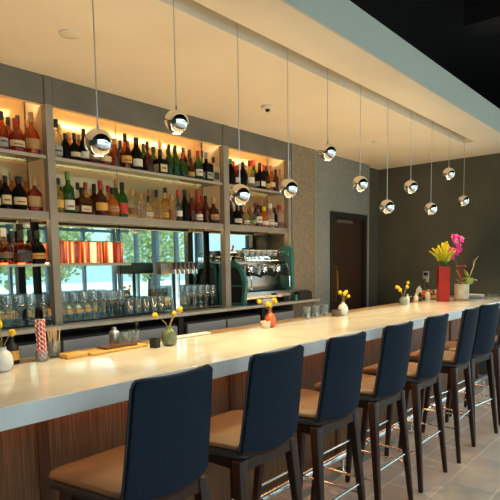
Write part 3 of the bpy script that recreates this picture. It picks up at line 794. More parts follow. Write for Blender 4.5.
# ------------------------------------------------------------------ the bar
ZB = 1.07
bar = empty('bar_counter', 'long bar counter with a thick pale stone top and walnut front', 'bar counter', (3.2, 2.1, 0))
X0, X1 = -.6, XF - .004
def BP(mb, name, m, parent=None, **k):
    bmesh.ops.translate(mb.bm, verts=mb.bm.verts, vec=(-3.2, -2.1, 0)); return mb.build(name, m, parent or bar, **k)
BP(MB().box(X0, X1, 1.735, 2.468, .990, ZB), 'countertop', M['stone'], smooth=False, bevel=.004)
BP(MB().box(X0, X1, 2.470, 2.63, 1.020, ZB - .002), 'service_rail', M['trim_wood'], smooth=False, bevel=.003)
BP(MB().box(X0, 6.78, 2.14, 2.60, .0, .988), 'carcass', M['dark'], smooth=False)
seams = [-.12, 1.07, 2.255, 3.45, 4.64, 5.83, 6.78]
for a, b in zip([X0] + seams, seams):
    BP(MB().box(a + .024 if a > X0 else a, b - .024, 2.10, 2.138, .03, .986), 'front_panel', M['bar_wood'], smooth=False)
for s in seams: BP(MB().box(s - .023, s + .023, 2.085, 2.138, .03, .986), 'batten', M['batten'], smooth=False)
BP(MB().box(X0, 6.78, 2.112, 2.138, 0, .028), 'kick_plate', M['black'], smooth=False)
BP(MB().box(X0 + .1, 6.7, 2.062, 2.076, .978, .9885), 'under_light', M['led_orange'], smooth=False)
fr_ = BP(MB().tube([(X0, 1.96, .115), (6.70, 1.96, .115)], .030, 16), 'foot_rail', M['satin'])
for x in (-.3, .9, 2.1, 3.3, 4.5, 5.7, 6.6):
    BP(MB().tube([(x, 1.96, .11), (x, 1.96, .004)], .012).lathe([(0, 0), (.035, 0), (.035, .008), (0, .008)], (x, 1.96, 0), 14), 'rail_post', M['satin'])
# lights over the bar: spots in the balls, and added ceiling uplights at the bartender's edge
def spot(name, loc, power, size, blend=.6, color=(1.0, .71, .32), rad=.02):
    l = bpy.data.lights.new(name, 'SPOT'); l.energy = power; l.spot_size = R(size); l.spot_blend = blend; l.color = color; l.shadow_soft_size = rad
    o = bpy.data.objects.new(name, l); COL.objects.link(o); o.location = loc; return o

# ------------------------------------------------------------------ pendants
PEND = [(1.433, 2.095), (1.914, 2.279), (2.406, 1.946), (2.897, 2.032), (3.381, 2.342), (3.865, 2.162), (4.347, 2.013), (4.833, 2.233), (5.322, 2.063), (5.800, 2.47), (6.277, 2.219)]
RB = .064; YP = 2.14
ball_bm = MB(); prof = [(RB * math.sin(PI * i / 24), -RB * math.cos(PI * i / 24)) for i in range(3, 25)]; prof[-1] = (1e-7, RB)
rl0 = prof[0][0]; zl0 = prof[0][1]
ball_bm.lathe([(rl0 * .86, zl0 + .012), (rl0 * .9, zl0 + .001)] + prof, seg=40, cap=False)
ball0 = ball_bm.build('chrome_ball', M['chrome'], ang=50)
lens0 = MB().lathe([(1e-7, zl0 + .004), (rl0 * .87, zl0 + .004)], seg=24, cap=False).build('lamp_lens', M['lens'], smooth=False)
gland0 = MB().lathe([(.006, RB - .001), (.006, RB + .012), (.003, RB + .02)], seg=10).build('cord_grip', M['steel'])
for k, (x, z) in enumerate(PEND):
    z_top = ZC + .168
    t = empty('pendant_lamp', 'chrome ball pendant over the bar, %s from the left along the ceiling slot' % ORD[k], 'pendant lamp', (x, YP, z), 0, 'chrome ball pendants')
    for j, src in enumerate((ball0, lens0, gland0)):
        o = src if k == 0 else src.copy()
        if k: COL.objects.link(o)
        o.parent = t
    MB().tube([(0, 0, RB + .018), (0, 0, z_top - z)], .0028, 6).build('cord', M['steel'], t)
    s = spot('pendant_light', (0, 0, zl0 + .0), 37, 118); s.parent = t

# ------------------------------------------------------------------ bar stools
def make_stool():
    t = empty('bar_stool', 'x', 'bar stool', (0, 0, 0), 0, 'navy bar stools along the bar')
    # back: curved, tapering panel; outer face navy, inner face tan
    nu, nv = 16, 14
    def back_pt(u, v, off):
        zt = .764 + (1.168 - .764) * v
        half = .192 - .016 * v
        # rounded upper corners, drooping lower edge
        zz = zt
        zz -= .006 * (1 - u * u) * v
        zz -= (1 - u * u) * .022 * (1 - v) ** 2
        rc = .024; dd = max(0, abs(u) * half - (half - rc)); zz = min(zz, 1.168 - .006 * (1 - u * u) - (rc - math.sqrt(max(0, rc * rc - dd * dd))))
        x = u * half
        y = -.203 - .042 * v ** 1.2 - .030 * (1 - u * u) + .012 * (1 - v) ** 3 + off
        return (x, y, zz)
    def sheet(o0, o1, us=1.0, v0=0.0, v1=1.0):
        mb = MB(); G = []
        for off in (o0, o1):
            G.append([[mb.bm.verts.new(back_pt(us * math.sin(PI / 2 * (-1 + 2 * i / nu)), v0 + (v1 - v0) * j / nv, off)) for i in range(nu + 1)] for j in range(nv + 1)])
        A, B = G
        for j in range(nv):
            for i in range(nu):
                mb.bm.faces.new((A[j][i], A[j][i + 1], A[j + 1][i + 1], A[j + 1][i])); mb.bm.faces.new((B[j][i + 1], B[j][i], B[j + 1][i], B[j + 1][i + 1]))
        for j in range(nv):
            mb.bm.faces.new((A[j + 1][0], B[j + 1][0], B[j][0], A[j][0])); mb.bm.faces.new((A[j][nu], B[j][nu], B[j + 1][nu], A[j + 1][nu]))
        for i in range(nu):
            mb.bm.faces.new((A[0][i], B[0][i], B[0][i + 1], A[0][i + 1])); mb.bm.faces.new((A[nv][i + 1], B[nv][i + 1], B[nv][i], A[nv][i]))
        return mb
    sheet(-.006, .014).build('backrest', M['navy'], t, bevel=.005, ang=50)
    sheet(.0145, .034, .93, .03, .98).build('back_pad', M['leather'], t, bevel=.007, ang=50)
    pp = [back_pt(-1, j / nv, .013) for j in range(nv + 1)] + [back_pt(math.sin(PI / 2 * (-1 + 2 * i / nu)), 1, .013) for i in range(1, nu)] + [back_pt(1, 1 - j / nv, .013) for j in range(nv + 1)]
    MB().tube([(p[0] * 1.006, p[1], p[2] + (.001 if p[2] > 1.1 else 0)) for p in pp], .0048, 6).build('piping', M['piping'], t)
    # seat
    def seat_out(z0, z1, grow, crown):
        mb = MB(); ring = []
        pts = []
        hw_f, hw_r, yf, yr, rad = .246 + grow, .198 + grow, .225 + grow, -.190 - grow * .3, .055
        cs = [(-hw_r, yr), (hw_r, yr), (hw_f, yf), (-hw_f, yf)]
        for ci, (cx, cy) in enumerate(cs):
            sx = 1 if cx > 0 else -1; s_y = 1 if cy > 0 else -1
            a0 = {(-1, -1): PI, (1, -1): 1.5 * PI, (1, 1): 0, (-1, 1): .5 * PI}[(sx, s_y)]
            for k in range(6):
                a = a0 + (PI / 2) * k / 5; pts.append((cx - sx * rad + rad * math.cos(a), cy - s_y * rad + rad * math.sin(a)))
        lv = [(.95, z0), (1.0, z0 + .008), (1.0, z1 - .018), (.985, z1 - .006), (.95, z1), (.6, z1 + crown * .7), (.25, z1 + crown)]
        rings = [[mb.bm.verts.new((x * f, y * f, z)) for x, y in pts] for f, z in lv]
        n = len(pts)
        for a, b in zip(rings, rings[1:]):
            for i in range(n): mb.bm.faces.new((a[i], a[(i + 1) % n], b[(i + 1) % n], b[i]))
        mb.bm.faces.new(list(reversed(rings[0]))); mb.bm.faces.new(rings[-1])
        return mb
    seat_out(.7605, .784, 0.0, .004).build('seat', M['leather'], t, ang=70)
    seat_out(.722, .760, -.003, 0).build('seat_shell', M['piping'], t, ang=50)
    # curved rim that carries the back, under its lower edge
    mb = MB(); n = 14; rows = []
    for i in range(n + 1):
        u = -1 + 2 * i / n; p = back_pt(u, 0, 0)
        rows.append([mb.bm.verts.new((p[0] * .985, p[1] - .003, p[2] - .001)), mb.bm.verts.new((p[0] * .985, p[1] + .03, p[2] - .001)),
                     mb.bm.verts.new((p[0] * .97, p[1] + .03, p[2] - .018)), mb.bm.verts.new((p[0] * .97, p[1] + .004, p[2] - .018))])
    for a, b in zip(rows, rows[1:]):
        for k in range(4): mb.bm.faces.new((a[k], a[(k + 1) % 4], b[(k + 1) % 4], b[k]))
    mb.bm.faces.new(rows[0]); mb.bm.faces.new(list(reversed(rows[-1])))
    mb.build('back_rim', M['leg'], t, ang=50)
    fr = MB()
    for y in (-.17, .17): fr.box(-.17, .17, y - .014, y + .014, .672, .7215)
    for x in (-.165, .165): fr.box(x - .014, x + .014, -.156, .156, .672, .7215)
    fr.build('seat_frame', M['leg'], t, smooth=False, weld=False)
    for sx in (-1, 1):
        for sy in (-1, 1):
            top = (sx * .178, sy * .165, .7218); bot = (sx * .219, sy * .232, .006)
            lg_ = MB().bar(bot, top, .026, .050, .028, .046).build('leg', M['leg'], t, bevel=.004, ang=50)
            MB().box(bot[0] - .012, bot[0] + .012, bot[1] - .012, bot[1] + .012, 0, .0058).build('foot_glide', M['black'], lg_, smooth=False)
    def at_leg(sx, sy, z):
        k = z / .72; return (sx * (.219 + (.178 - .219) * k), sy * (.232 + (.165 - .232) * k), z)
    for sy in (-1, 1):
        MB().tube([at_leg(-1, sy, .315), at_leg(1, sy, .315)], .0072, 8).build('foot_bar', M['satin'], t)
    for sx in (-1, 1):
        MB().tube([at_leg(sx, -1, .255), at_leg(sx, 1, .255)], .0072, 8).build('foot_bar', M['satin'], t)
    return t
st = make_stool()
STOOLS = [(1.165, 1.588, 1.0), (1.745, 1.588, .5), (2.32, 1.588, 0), (2.915, 1.588, 0), (3.51, 1.588, 0), (4.17, 1.588, 4.0), (4.69, 1.588, -7.0), (5.36, 1.60, 0)]
SL = ['navy-backed bar stool at the left end of the row, its tan seat most in view', 'navy-backed bar stool second from left in the row along the bar', 'navy-backed bar stool third from left in the row along the bar',
      'navy-backed bar stool fourth from left in the row along the bar', 'navy-backed bar stool fifth from left, before the grey bud vase', 'navy-backed bar stool sixth from left, its back looking narrow and turned',
      'navy-backed bar stool seventh from left, turned outward before the stacked plates', 'navy-backed bar stool eighth from left, farthest along the bar']
for i, (x, y, a) in enumerate(STOOLS):
    if i == 0: st.location = (x, y, 0); st.rotation_euler.z = R(a); st['label'] = SL[0]
    else: copy_tree(st, (x, y, 0), R(a), SL[i])

# ------------------------------------------------------------------ things on the bar
ZT = ZB + .0006
def bud_vase(name, loc, prof, m, lab, stems, hs=.019):
    v = empty(name, lab, 'vase', loc)
    MB().lathe(prof, seg=28, cap=False).build('body', M[m], v, ang=60)
    return v
def billy(loc, stems, lab_of, grp, h0):
    """dried yellow ball flowers on thin stems, standing in a vase"""
    for k, (dx, dy, z, r) in enumerate(stems):
        dx *= 1.35
        f = empty('ball_flower', lab_of % ORD[k], 'flower', (loc[0], loc[1], loc[2] + h0), 0, grp)
        s_ = MB().tube([(.005 * math.cos(k * 1.4), .005 * math.sin(k * 1.4), -.04), (dx * .2, dy * .2, (z - h0) * .3), (dx * .55, dy * .55, (z - h0) * .7), (dx, dy, z - h0)], .0022, 6).build('stem', M['stem'], f)
        b_ = MB().sphere((dx, dy, z - h0), r * .87, 14, 9)
        rnd = random.Random(k + int(loc[0] * 100))
        for vv in b_.bm.verts:
            c = Vector((dx, dy, z - h0)); vv.co = c + (vv.co - c) * (1 + rnd.uniform(-.06, .06))
        b_.build('bloom', M['yellow'], f, ang=90)
# open vases: outer wall, lip, inner wall
VP = [(0, 0), (.025, 0), (.034, .010), (.040, .030), (.0405, .048), (.036, .068), (.026, .084), (.0155, .092), (.0135, .098), (.0145, .105), (.0105, .104), (.0095, .095), (.02, .08), (.032, .06), (.034, .035), (.024, .010), (0, .007)]
def sc_prof(p, sr, sh): return [(a * sr, b * sh) for a, b in p]
v1 = (1.038, 2.352, ZT)
bud_vase('bud_vase', v1, sc_prof(VP, 1.0, 1.03), 'white', 'white bud vase at the left end of the bar top', None)
billy(v1, [(.026, -.02, .170, .019), (-.012, -.01, .208, .018), (-.034, .02, .214, .019), (.002, .03, .213, .017)], 'yellow ball flower in the leftmost white bud vase, %s of four', 'ball flowers in the left white vase', .10)
v2 = (1.972, 2.318, ZT)
bud_vase('bud_vase', v2, sc_prof(VP, 1.12, 1.04), 'sage', 'sage green glazed bud vase beside the small dark box', None)
billy(v2, [(-.082, -.015, .184, .0185), (.052, -.02, .205, .020), (.040, .01, .178, .017), (.078, .025, .194, .016)], 'yellow ball flower in the sage green vase, %s of four', 'ball flowers in the green vase', .10)
v3 = (2.995, 2.388, ZT)
bud_vase('bud_vase', v3, sc_prof(VP, 1.06, 1.08), 'orange', 'orange bud vase beside the small cream cup', None)
billy(v3, [(-.105, -.015, .196, .0185), (-.035, -.02, .172, .019), (.028, -.01, .196, .020), (.058, .01, .18, .018), (.024, .02, .156, .017)], 'yellow ball flower in the orange vase, %s of five', 'ball flowers in the orange vase', .11)
v4 = (4.016, 2.384, ZT)
bud_vase('bud_vase', v4, sc_prof(VP, 1.12, 1.12), 'white', 'white bud vase beside the small brown cup, middle of the bar', None)
billy(v4, [(-.055, -.015, .205, .020), (-.008, -.02, .192, .020), (.040, .0, .204, .020), (.046, -.02, .165, .018)], 'yellow ball flower in the white vase beside the brown cup, %s of four', 'ball flowers in the middle white vase', .115)
v5 = (5.345, 2.430, ZT)
g5 = empty('bud_vase', 'grey speckled pot with yellow ball flowers, left of the bottle cluster', 'vase', v5)
MB().lathe([(0, 0), (.036, 0), (.044, .014), (.044, .062), (.032, .076), (.028, .088), (.024, .088), (.026, .074), (.038, .06), (.036, .012), (0, .01)], seg=24, cap=False).build('body', M['grey_glaze'], g5, ang=60)
billy(v5, [(-.090, .02, .195, .022), (-.050, .01, .165, .023), (.035, -.02, .19, .021), (.045, -.02, .235, .020), (-.030, .04, .185, .020)], 'yellow ball flower in the grey speckled pot, %s of five', 'ball flowers in the grey pot', .085)
# straws in a glass
sg = MB().lathe([(0, 0), (.029, 0), (.031, .005), (.031, .05), (.0295, .05), (.0285, .008), (0, .008)], seg=20, cap=False).build('straw_glass', M['glass'], loc=(1.268, 2.448, ZT - .002), ang=50)
sg.location.z = ZB - .002 + .0006
tag(sg, 'clear glass holding red and white striped straws', 'glass')
sm = MB().lathe([(.0040, .0), (.0040, .197), (.0030, .197), (.0030, .0)], seg=8, cap=False).build('paper_straw', M['straw'], ang=60)
k = 0
for j in range(16):
    a = j * 2.39996; rr = .0245 * math.sqrt((j + .5) / 16)
    o = sm if k == 0 else sm.copy()
    if k: COL.objects.link(o)
    k += 1
    o.location = (1.268 + rr * .95 * math.cos(a), 2.448 + rr * .95 * math.sin(a), ZB + .0085 + .002)
    o.rotation_euler = (-.02 * math.sin(a), .02 * math.cos(a), j * .7)
    tag(o, 'red and white striped paper straw in the glass on the bar', 'straw', 'striped straws in the glass')
# wooden stir sticks in a glass
kg = MB().lathe([(0, 0), (.030, 0), (.032, .005), (.036, .085), (.0345, .085), (.029, .008), (0, .008)], seg=20, cap=False).build('stick_glass', M['glass'], loc=(1.372, 2.520, ZB - .002 + .0006), ang=50)
tag(kg, 'clear glass holding wooden stir sticks, right of the striped straws', 'glass')
stm = MB().box(-.0028, .0028, -.001, .001, 0, .140).build('stir_stick', M['stick'], smooth=False)
k = 0
for j in range(15):
    a = j * 2.4; rr = .022 * math.sqrt((j + .5) / 15)
    o = stm if k == 0 else stm.copy()
    if k: COL.objects.link(o)
    k += 1
    o.location = (1.372 + rr * math.cos(a), 2.520 + rr * math.sin(a), ZB + .0085)
    o.rotation_euler = (-.13 * math.sin(a) * rr / .022, .13 * math.cos(a) * rr / .022, j)
    tag(o, 'pale wooden stir stick standing in the glass beside the straws', 'stir stick', 'stir sticks in the glass')
# dark bitters bottles behind the left vase
db = MB().lathe([(0, 0), (.028, 0), (.030, .006), (.030, .075), (.022, .092), (.010, .104), (.009, .135), (.011, .137), (.011, .155), (0, .155)], seg=18).build('bitters_bottle', M['black'], loc=(1.150, 2.505, ZB - .0014), ang=50)
tag(db, 'small black bottle behind the leftmost white bud vase', 'bottle')
MB().lathe([(.0304, .02), (.0304, .065)], seg=18, cap=False).build('paper_label', M['l_gold'], db)
# bamboo boards with a dark folder
bb = empty('bamboo_board', 'long bamboo board lying at the back edge of the bar', 'board', (1.68, 2.43, ZT), R(3))
MB().box(-.19, .19, -.055, .055, 0, .016).build('board', M['bamboo'], bb, bevel=.005)
MB().tube([(.17, .03, .0165), (.19, .03, .028), (.21, .03, .0165)], .003).build('cord_loop', M['menu'], bb)
tag(MB().box(-.105, .105, -.042, .042, 0, .012).build('menu_folder', M['menu'], bevel=.003, loc=(1.70, 2.435, ZT + .0165)), 'dark brown leather menu folder lying on the bamboo board', 'menu')
bb.location.x = 1.68
tag(MB().box(-.06, .06, -.04, .04, 0, .022).build('bamboo_block', M['bamboo'], bevel=.006, loc=(1.425, 2.425, ZT)), 'short bamboo block left of the long bamboo board', 'block')
# metal jigger, tumblers, spoon
tag(MB().lathe([(0, 0), (.026, 0), (.028, .004), (.030, .075), (.026, .088), (.014, .094), (.012, .11), (0, .112)], seg=20).build('cocktail_shaker', M['steel'], loc=(1.78, 2.575, ZB - .0014), ang=50), 'small steel shaker standing behind the long bamboo board', 'shaker')
tum = MB().lathe([(0, 0), (.030, 0), (.032, .004), (.035, .085), (.0335, .085), (.030, .010), (0, .010)], seg=20, cap=False).build('tumbler', M['glass'], ang=50)
for j, (x, y, lab) in enumerate(((1.800, 2.50, 'clear tumbler beside the bamboo board, left one of the pair'), (1.882, 2.53, 'clear tumbler holding a dark spoon, beside the bamboo board'))):
    o = tum if j == 0 else tum.copy()
    if j: COL.objects.link(o)
    o.location = (x, y, ZB - .0014); tag(o, lab, 'glass', 'tumblers beside the bamboo board')
spn = empty('bar_spoon', 'dark spoon leaning in the tumbler beside the bamboo board', 'spoon', (1.882, 2.53, ZB + .009))
MB().tube([(-.01, 0, .002), (.022, 0, .10)], .004).build('handle', M['black'], spn)
MB().sphere((.025, 0, .112), .013, 12, 8, 1, .5, 1.3).build('bowl', M['black'], spn)
dbx = tag(MB().lathe([(0, 0), (.026, 0), (.029, .004), (.031, .052), (.027, .052), (.024, .012), (0, .012)], seg=4, cap=False, M4=Matrix.Rotation(PI / 4 + .25, 4, 'Z')).build('candle_box', M['dark'], loc=(1.868, 2.318, ZT), smooth=False), 'small dark square candle box left of the sage green vase', 'candle holder')
tag(MB().box(-.16, .16, -.03, .03, 0, .012).build('folded_towel', M['paper'], bevel=.005, loc=(2.32, 2.515, ZB - .0014)), 'folded white bar towel on the wooden rail right of the green vase', 'towel')
tag(MB().lathe([(0, 0), (.028, 0), (.032, .004), (.037, .050), (.034, .050), (.029, .008), (0, .008)], seg=22, cap=False).build('votive_cup', M['cup_cream'], loc=(2.925, 2.375, ZT), ang=50), 'small cream cup beside the orange bud vase', 'cup')
tag(MB().lathe([(0, 0), (.034, 0), (.038, .006), (.041, .056), (.038, .056), (.034, .008), (0, .008)], seg=22, cap=False).build('votive_cup', M['brown_glaze'], loc=(3.925, 2.400, ZT), ang=50), 'small brown cup beside the middle white bud vase', 'cup')
# upturned glasses
ug = MB().lathe([(.040, 0), (.034, .02), (.030, .05), (.034, .085), (.036, .095), (.0, .095), (0, .09), (.032, .088), (.028, .05), (.038, 0)], seg=20, cap=False).build('rocks_glass', M['glass'], ang=50)
for j, (x, lab) in enumerate(((3.70, 'clear glass upside down on the wooden rail, first of three from the left'), (3.84, 'clear glass upside down on the wooden rail, middle of three'), (3.98, 'clear glass upside down on the wooden rail, third from the left'))):
    o = ug if j == 0 else ug.copy()
    if j: COL.objects.link(o)
    o.location = (x, 2.55, ZB - .0014); tag(o, lab, 'glass', 'upturned glasses on the rail')
# cluster of small bottles at the far end
def small_bottle(name, x, y, r, h, m, capm, lab, label=None, cat='bottle'):
    o = MB().lathe([(0, 0), (r * .95, 0), (r, .005), (r, h * .6), (r * .8, h * .68), (r * .45, h * .74), (r * .4, h * .84), (0, h * .84)], seg=18).build(name, M[m], loc=(x, y, (ZT if y < 2.466 - r else ZB - .0014)), ang=50)
    tag(o, lab, cat)
    MB().lathe([(0, h * .841), (r * .5, h * .841), (r * .5, h), (0, h)], seg=12).build('cap', M[capm], o, ang=50)
    if label: MB().lathe([(r * 1.015, h * .15), (r * 1.015, h * .5)], seg=18, cap=False).build('paper_label', M[label], o)
small_bottle('salt_shaker', 5.62, 2.51, .026, .105, 'white', 'steel', 'white shaker with steel cap right of the grey speckled pot', None, 'shaker')
small_bottle('sugar_jar', 5.75, 2.53, .028, .075, 'b_amber', 'steel', 'squat amber jar between the two pale shakers', None, 'jar')
small_bottle('salt_shaker', 5.88, 2.52, .026, .10, 'cup_cream', 'cup_cream', 'cream shaker left of the small brown bottle', None, 'shaker')
small_bottle('sauce_bottle', 6.02, 2.53, .030, .10, 'b_brown', 'l_black', 'small dark brown bottle in front of the pale bottle', 'l_brown')
small_bottle('sauce_bottle', 6.12, 2.585, .036, .205, 'grey_plastic', 'l_black', 'pale grey bottle with black cap in the far cluster')
small_bottle('sauce_bottle', 6.17, 2.50, .030, .13, 'white', 'l_cork', 'white bottle with cork in the far cluster')
small_bottle('bitters_bottle', 6.235, 2.58, .036, .235, 'black', 'l_black', 'tall black bottle in the far cluster, left of its twin', 'l_orange')
small_bottle('bitters_bottle', 6.345, 2.578, .036, .25, 'black', 'l_grey', 'tall black bottle with grey cap in the far cluster', 'l_orange')
small_bottle('honey_jar', 6.27, 2.505, .034, .10, 'b_honey', 'l_cork', 'squat honey coloured jar before the tall black bottles', 'l_tan', 'jar')
small_bottle('honey_jar', 6.35, 2.50, .034, .11, 'b_amber', 'l_dark', 'squat amber jar before the tall black bottles', 'l_gold', 'jar')
tag(MB().box(-.10, .10, -.05, .05, 0, .10).build('napkin_box', M['cup_cream'], bevel=.004, loc=(6.66, 2.56, ZB - .0014)), 'cream napkin box behind the red vase', 'box')
# red square vase with yellow flower spikes
rvz = empty('floor_vase', 'tall square red lacquer vase on the bar', 'vase', (6.05, 2.27, ZT), R(32)); rvz.name = 'square_vase'
q = .062
mb = MB(); o_ = [(-q, -q), (q, -q), (q, q), (-q, q)]; i_ = [(a * .86, b * .86) for a, b in o_]
R0 = [mb.bm.verts.new((x, y, 0)) for x, y in o_]; R1 = [mb.bm.verts.new((x, y, .405)) for x, y in o_]; R2 = [mb.bm.verts.new((x, y, .405)) for x, y in i_]; R3 = [mb.bm.verts.new((x, y, .03)) for x, y in i_]
mb.bm.faces.new(list(reversed(R0))); mb.bm.faces.new(R3)
for a, b in ((R0, R1), (R1, R2), (R2, R3)):
    for k in range(4): mb.bm.faces.new((a[k], a[(k + 1) % 4], b[(k + 1) % 4], b[k]))
mb.build('body', M['red_vase'], rvz, smooth=False, bevel=.003)
random.seed(11)
for j in range(21):
    a = j * 2.39996; rr = math.sqrt((j + .5) / 21)
    sx_, sy_ = math.cos(a) * rr, math.sin(a) * rr
    f = empty('flower_spike', 'yellow flower spike in the bunch in the square red vase', 'flower', (6.05 + sx_ * .030, 2.27 + sy_ * .030, ZT + .405), 0, 'yellow flower spikes in the red vase')
    hh = .265 - .105 * rr * rr + random.uniform(-.025, .025); lean = .15 * rr
    P = lambda u: Vector((sx_ * lean * abs(u) * u, sy_ * lean * abs(u) * u, hh * u))
    MB().tube([P(-.15), P(.35), P(.7), P(1.0)], [.003, .003, .0025, .001], 6).build('stem', M['green_stem'], f)
    bl = MB()
    for b in range(34):
        u = .34 + .66 * b / 33; an = b * 2.4; w_ = .020 * (1.15 - u) + .006
        c = P(u) + Vector((math.cos(an) * w_ * .8, math.sin(an) * w_ * .8, .004)); bl.sphere(tuple(c), .0085 * (1.3 - u * .7), 6, 4, 1, 1, 1.5)
    bl.build('florets', M['yellow_flower'] if rr < .9 else M['lime_flower'], f, weld=False)
# concrete pot: orchid, red stems, twig, leaves
pot = empty('potted_orchid', 'round concrete pot with magenta orchid, red stems and light green leaves, beside red vase', 'potted plant', (6.24, 2.125, ZT))
MB().lathe([(.081, .030), (.082, .195), (.071, .195), (.069, .15), (0, .15)], seg=32, cap=False).build('body', M['concrete'], pot, ang=50)
MB().lathe([(0, 0), (.080, 0), (.0808, .004), (.0808, .0295)], seg=32, cap=False).build('base_reflection', M['concrete_reflect'], pot, ang=50)  # reflected brown painted on as a band round the base
def petal(mb, c, d, up, l, wd):
    """small five sided petal from c along d"""
    d = d.normalized(); sd = d.cross(up).normalized(); n = sd.cross(d).normalized()
    mb.poly([c, c + d * l * .5 + sd * wd * .5 + n * .004, c + d * l + n * -.002, c + d * l * .5 - sd * wd * .5 + n * .004])
orc = empty('orchid', 'magenta orchid rising from the concrete pot', 'orchid', (6.235, 2.135, ZT + .155))
sp_ = [Vector((-.03, .0, 0)), Vector((-.04, .02, .20)), Vector((-.075, .06, .38)), Vector((-.075, .05, .50)), Vector((-.05, .03, .60))]
MB().tube(sp_, .0035, 6).build('stem', M['green_stem'], orc)
random.seed(3)
for j in range(18):
    u = j / 17
    base = Vector((-.085 + .05 * u + random.uniform(-.055, .055), .065 - .055 * u + random.uniform(-.05, .05), .36 + .24 * u + random.uniform(-.04, .04)))
    fdir = Vector((-.55 + random.uniform(-.4, .4), -.75, random.uniform(-.25, .3))).normalized()
    bl = MB(); up = fdir
    e1 = fdir.orthogonal().normalized(); e2 = fdir.cross(e1)
    for p_ in range(5):
        an = 2 * PI * p_ / 5 + .3
        petal(bl, base, e1 * math.cos(an) + e2 * math.sin(an) + fdir * .25, fdir, .042, .034)
    bl.sphere(tuple(base + fdir * .006), .008, 6, 5)
    o = bl.build('orchid_bloom', M['pink'] if (u < .62 or j % 3) else M['pink_light'], orc, weld=False)
    so = o.modifiers.new('thickness', 'SOLIDIFY'); so.thickness = .0016
for j in range(7):
    a = j * 2.4
    t = empty('red_stem', 'dark red stem upright in the concrete pot below the orchid', 'stem', (6.215 + .014 * math.cos(a), 2.13 + .014 * math.sin(a), ZT + .152), 0, 'dark red stems in the concrete pot')
    MB().tube([(0, 0, 0), (.004 * math.cos(a), .004 * math.sin(a), .10), (.03 * math.cos(a), .03 * math.sin(a), .235)], [.005, .005, .003], 6).build('stalk', M['red_stem'], t)
    MB().sphere((.032 * math.cos(a), .032 * math.sin(a), .245), .014, 8, 6).build('bud', M['red_stem'], t)
tag(MB().tube([(0, 0, 0), (.05, -.02, .10), (.10, -.03, .17), (.115, -.05, .25), (.155, -.05, .31), (.20, -.075, .365)], [.005, .0045, .004, .004, .003, .002], 6).tube([(.115, -.05, .25), (.13, -.04, .30), (.125, -.04, .33)], [.003, .002, .001], 6).build('bare_twig', M['twig'], loc=(6.29, 2.10, ZT + .152), weld=False), 'bare pale twig curving out of the concrete pot', 'twig')
tag(MB().tube([(-.02, .0, 0), (-.06, .0, .10), (-.14, .0, .15), (-.24, .0, .21)], .002, 6).build('pale_tendril', M['twig'], loc=(6.22, 2.10, ZT + .152)), 'thin pale tendril arching from the concrete pot over the red vase', 'tendril')
lp = empty('leafy_plant', 'light green leafy plant spilling from the concrete pot', 'plant', (6.275, 2.085, ZT + .152))
random.seed(8)
for j in range(26):
    a = random.uniform(0, 2 * PI); el = random.uniform(.0, 1.1); l = random.uniform(.085, .135)
    d = Vector((math.cos(a) * math.cos(el) + .35, math.sin(a) * math.cos(el) - .25, math.sin(el))).normalized(); up = Vector((0, 0, 1)); sd = d.cross(up).normalized(); n = sd.cross(d)
    c = Vector((random.uniform(-.03, .03), random.uniform(-.03, .03), random.uniform(.02, .11))); mb = MB(); G = []
    for i in range(6):
        u = i / 5; wd = l * .30 * math.sin(PI * (u * .9 + .06)); cc = c + d * l * u + n * (-.35 * l * u * u)
        G.append([mb.bm.verts.new(cc - sd * wd + n * wd * .25), mb.bm.verts.new(cc), mb.bm.verts.new(cc + sd * wd + n * wd * .25)])
    for p_, q_ in zip(G, G[1:]):
        for i in range(2): mb.bm.faces.new((p_[i], p_[i + 1], q_[i + 1], q_[i]))
    o = mb.build('leaf', M['leaf'], lp); so = o.modifiers.new('thickness', 'SOLIDIFY'); so.thickness = .0012
MB().tube([(-.02, .01, 0), (0, 0, .04), (.01, -.01, .09)], .004, 6).build('stalk', M['green_stem'], lp)
# everything planted in the pot is part of it
for o in [q_ for q_ in COL.objects if q_.parent is None and q_.name.split('.')[0] in ('orchid', 'red_stem', 'bare_twig', 'pale_tendril', 'leafy_plant')]:
    o.parent = pot; o.location = Vector(o.location) - Vector(pot.location)
    for k_ in ('category', 'group'):
        if k_ in o: del o[k_]
    if 'red_stem' in o.name: del o['label']
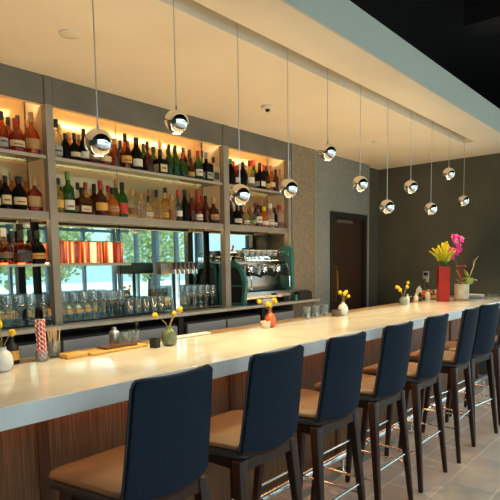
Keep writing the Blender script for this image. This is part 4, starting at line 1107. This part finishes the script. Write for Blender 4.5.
# plates
pl = MB().lathe([(0, 0), (.07, 0), (.075, .004), (.150, .015), (.151, .018), (.078, .008), (0, .007)], seg=32, cap=False).build('plate', M['white'], ang=60)
for j in range(4):
    o = pl if j == 0 else pl.copy()
    if j: COL.objects.link(o)
    o.location = (6.76, 2.18, ZT + j * .0092); tag(o, 'white plate in the low stack right of the concrete pot', 'plate', 'stacked white plates')
tag(MB().lathe([(0, 0), (.03, 0), (.035, .005), (.07, .035), (.0735, .036), (.03, .011), (0, .01)], seg=28, cap=False).build('glass_bowl', M['glass'], loc=(7.08, 2.02, ZT), ang=60), 'clear glass bowl beside the stack of white plates', 'bowl')

# ------------------------------------------------------------------ walls and ceiling fittings
th = empty('thermostat', 'small grey thermostat with a dark screen on the far wall', 'thermostat', (XF - .0005, 2.99, 1.342))
MB().box(-.018, 0, -.044, .044, -.055, .055).build('case', M['grey_plastic'], th, bevel=.004)
MB().box(-.0195, -.0182, -.030, .030, -.010, .035).build('screen', M['screen'], th, smooth=False)
for x, y, r, lab in ((1.78, 2.908, .062, 'flat round white cover on the ceiling, near the left pendants'), (5.641, 2.908, .062, 'flat round white cover on the ceiling, near the far wall')):
    t = empty('ceiling_cover', lab, 'ceiling cover', (x, y, ZC - .0005), 0, 'flat round covers on the ceiling')
    MB().lathe([(0, -.010), (r * .9, -.010), (r, -.006), (r, 0)], seg=28).build('disc', M['white_plastic'], t, ang=50)
    MB().lathe([(r * .80, -.0112), (r * .84, -.0112), (r * .84, -.0102), (r * .80, -.0102)], seg=28, cap=False).build('ring', M['white_plastic'], t)
cmr = empty('dome_camera', 'small dome camera on the ceiling before the right shelf bay', 'camera', (3.702, 2.955, ZC - .0005))
MB().lathe([(.055, 0), (.055, -.022), (.046, -.028), (0, -.028)], seg=24).build('base', M['white_plastic'], cmr, ang=50)
MB().lathe([(.022 * math.cos(a), -.0282 - .022 * math.sin(a)) for a in [PI / 2 * i / 8 for i in range(9)]], seg=20).build('dome', M['screen'], cmr)
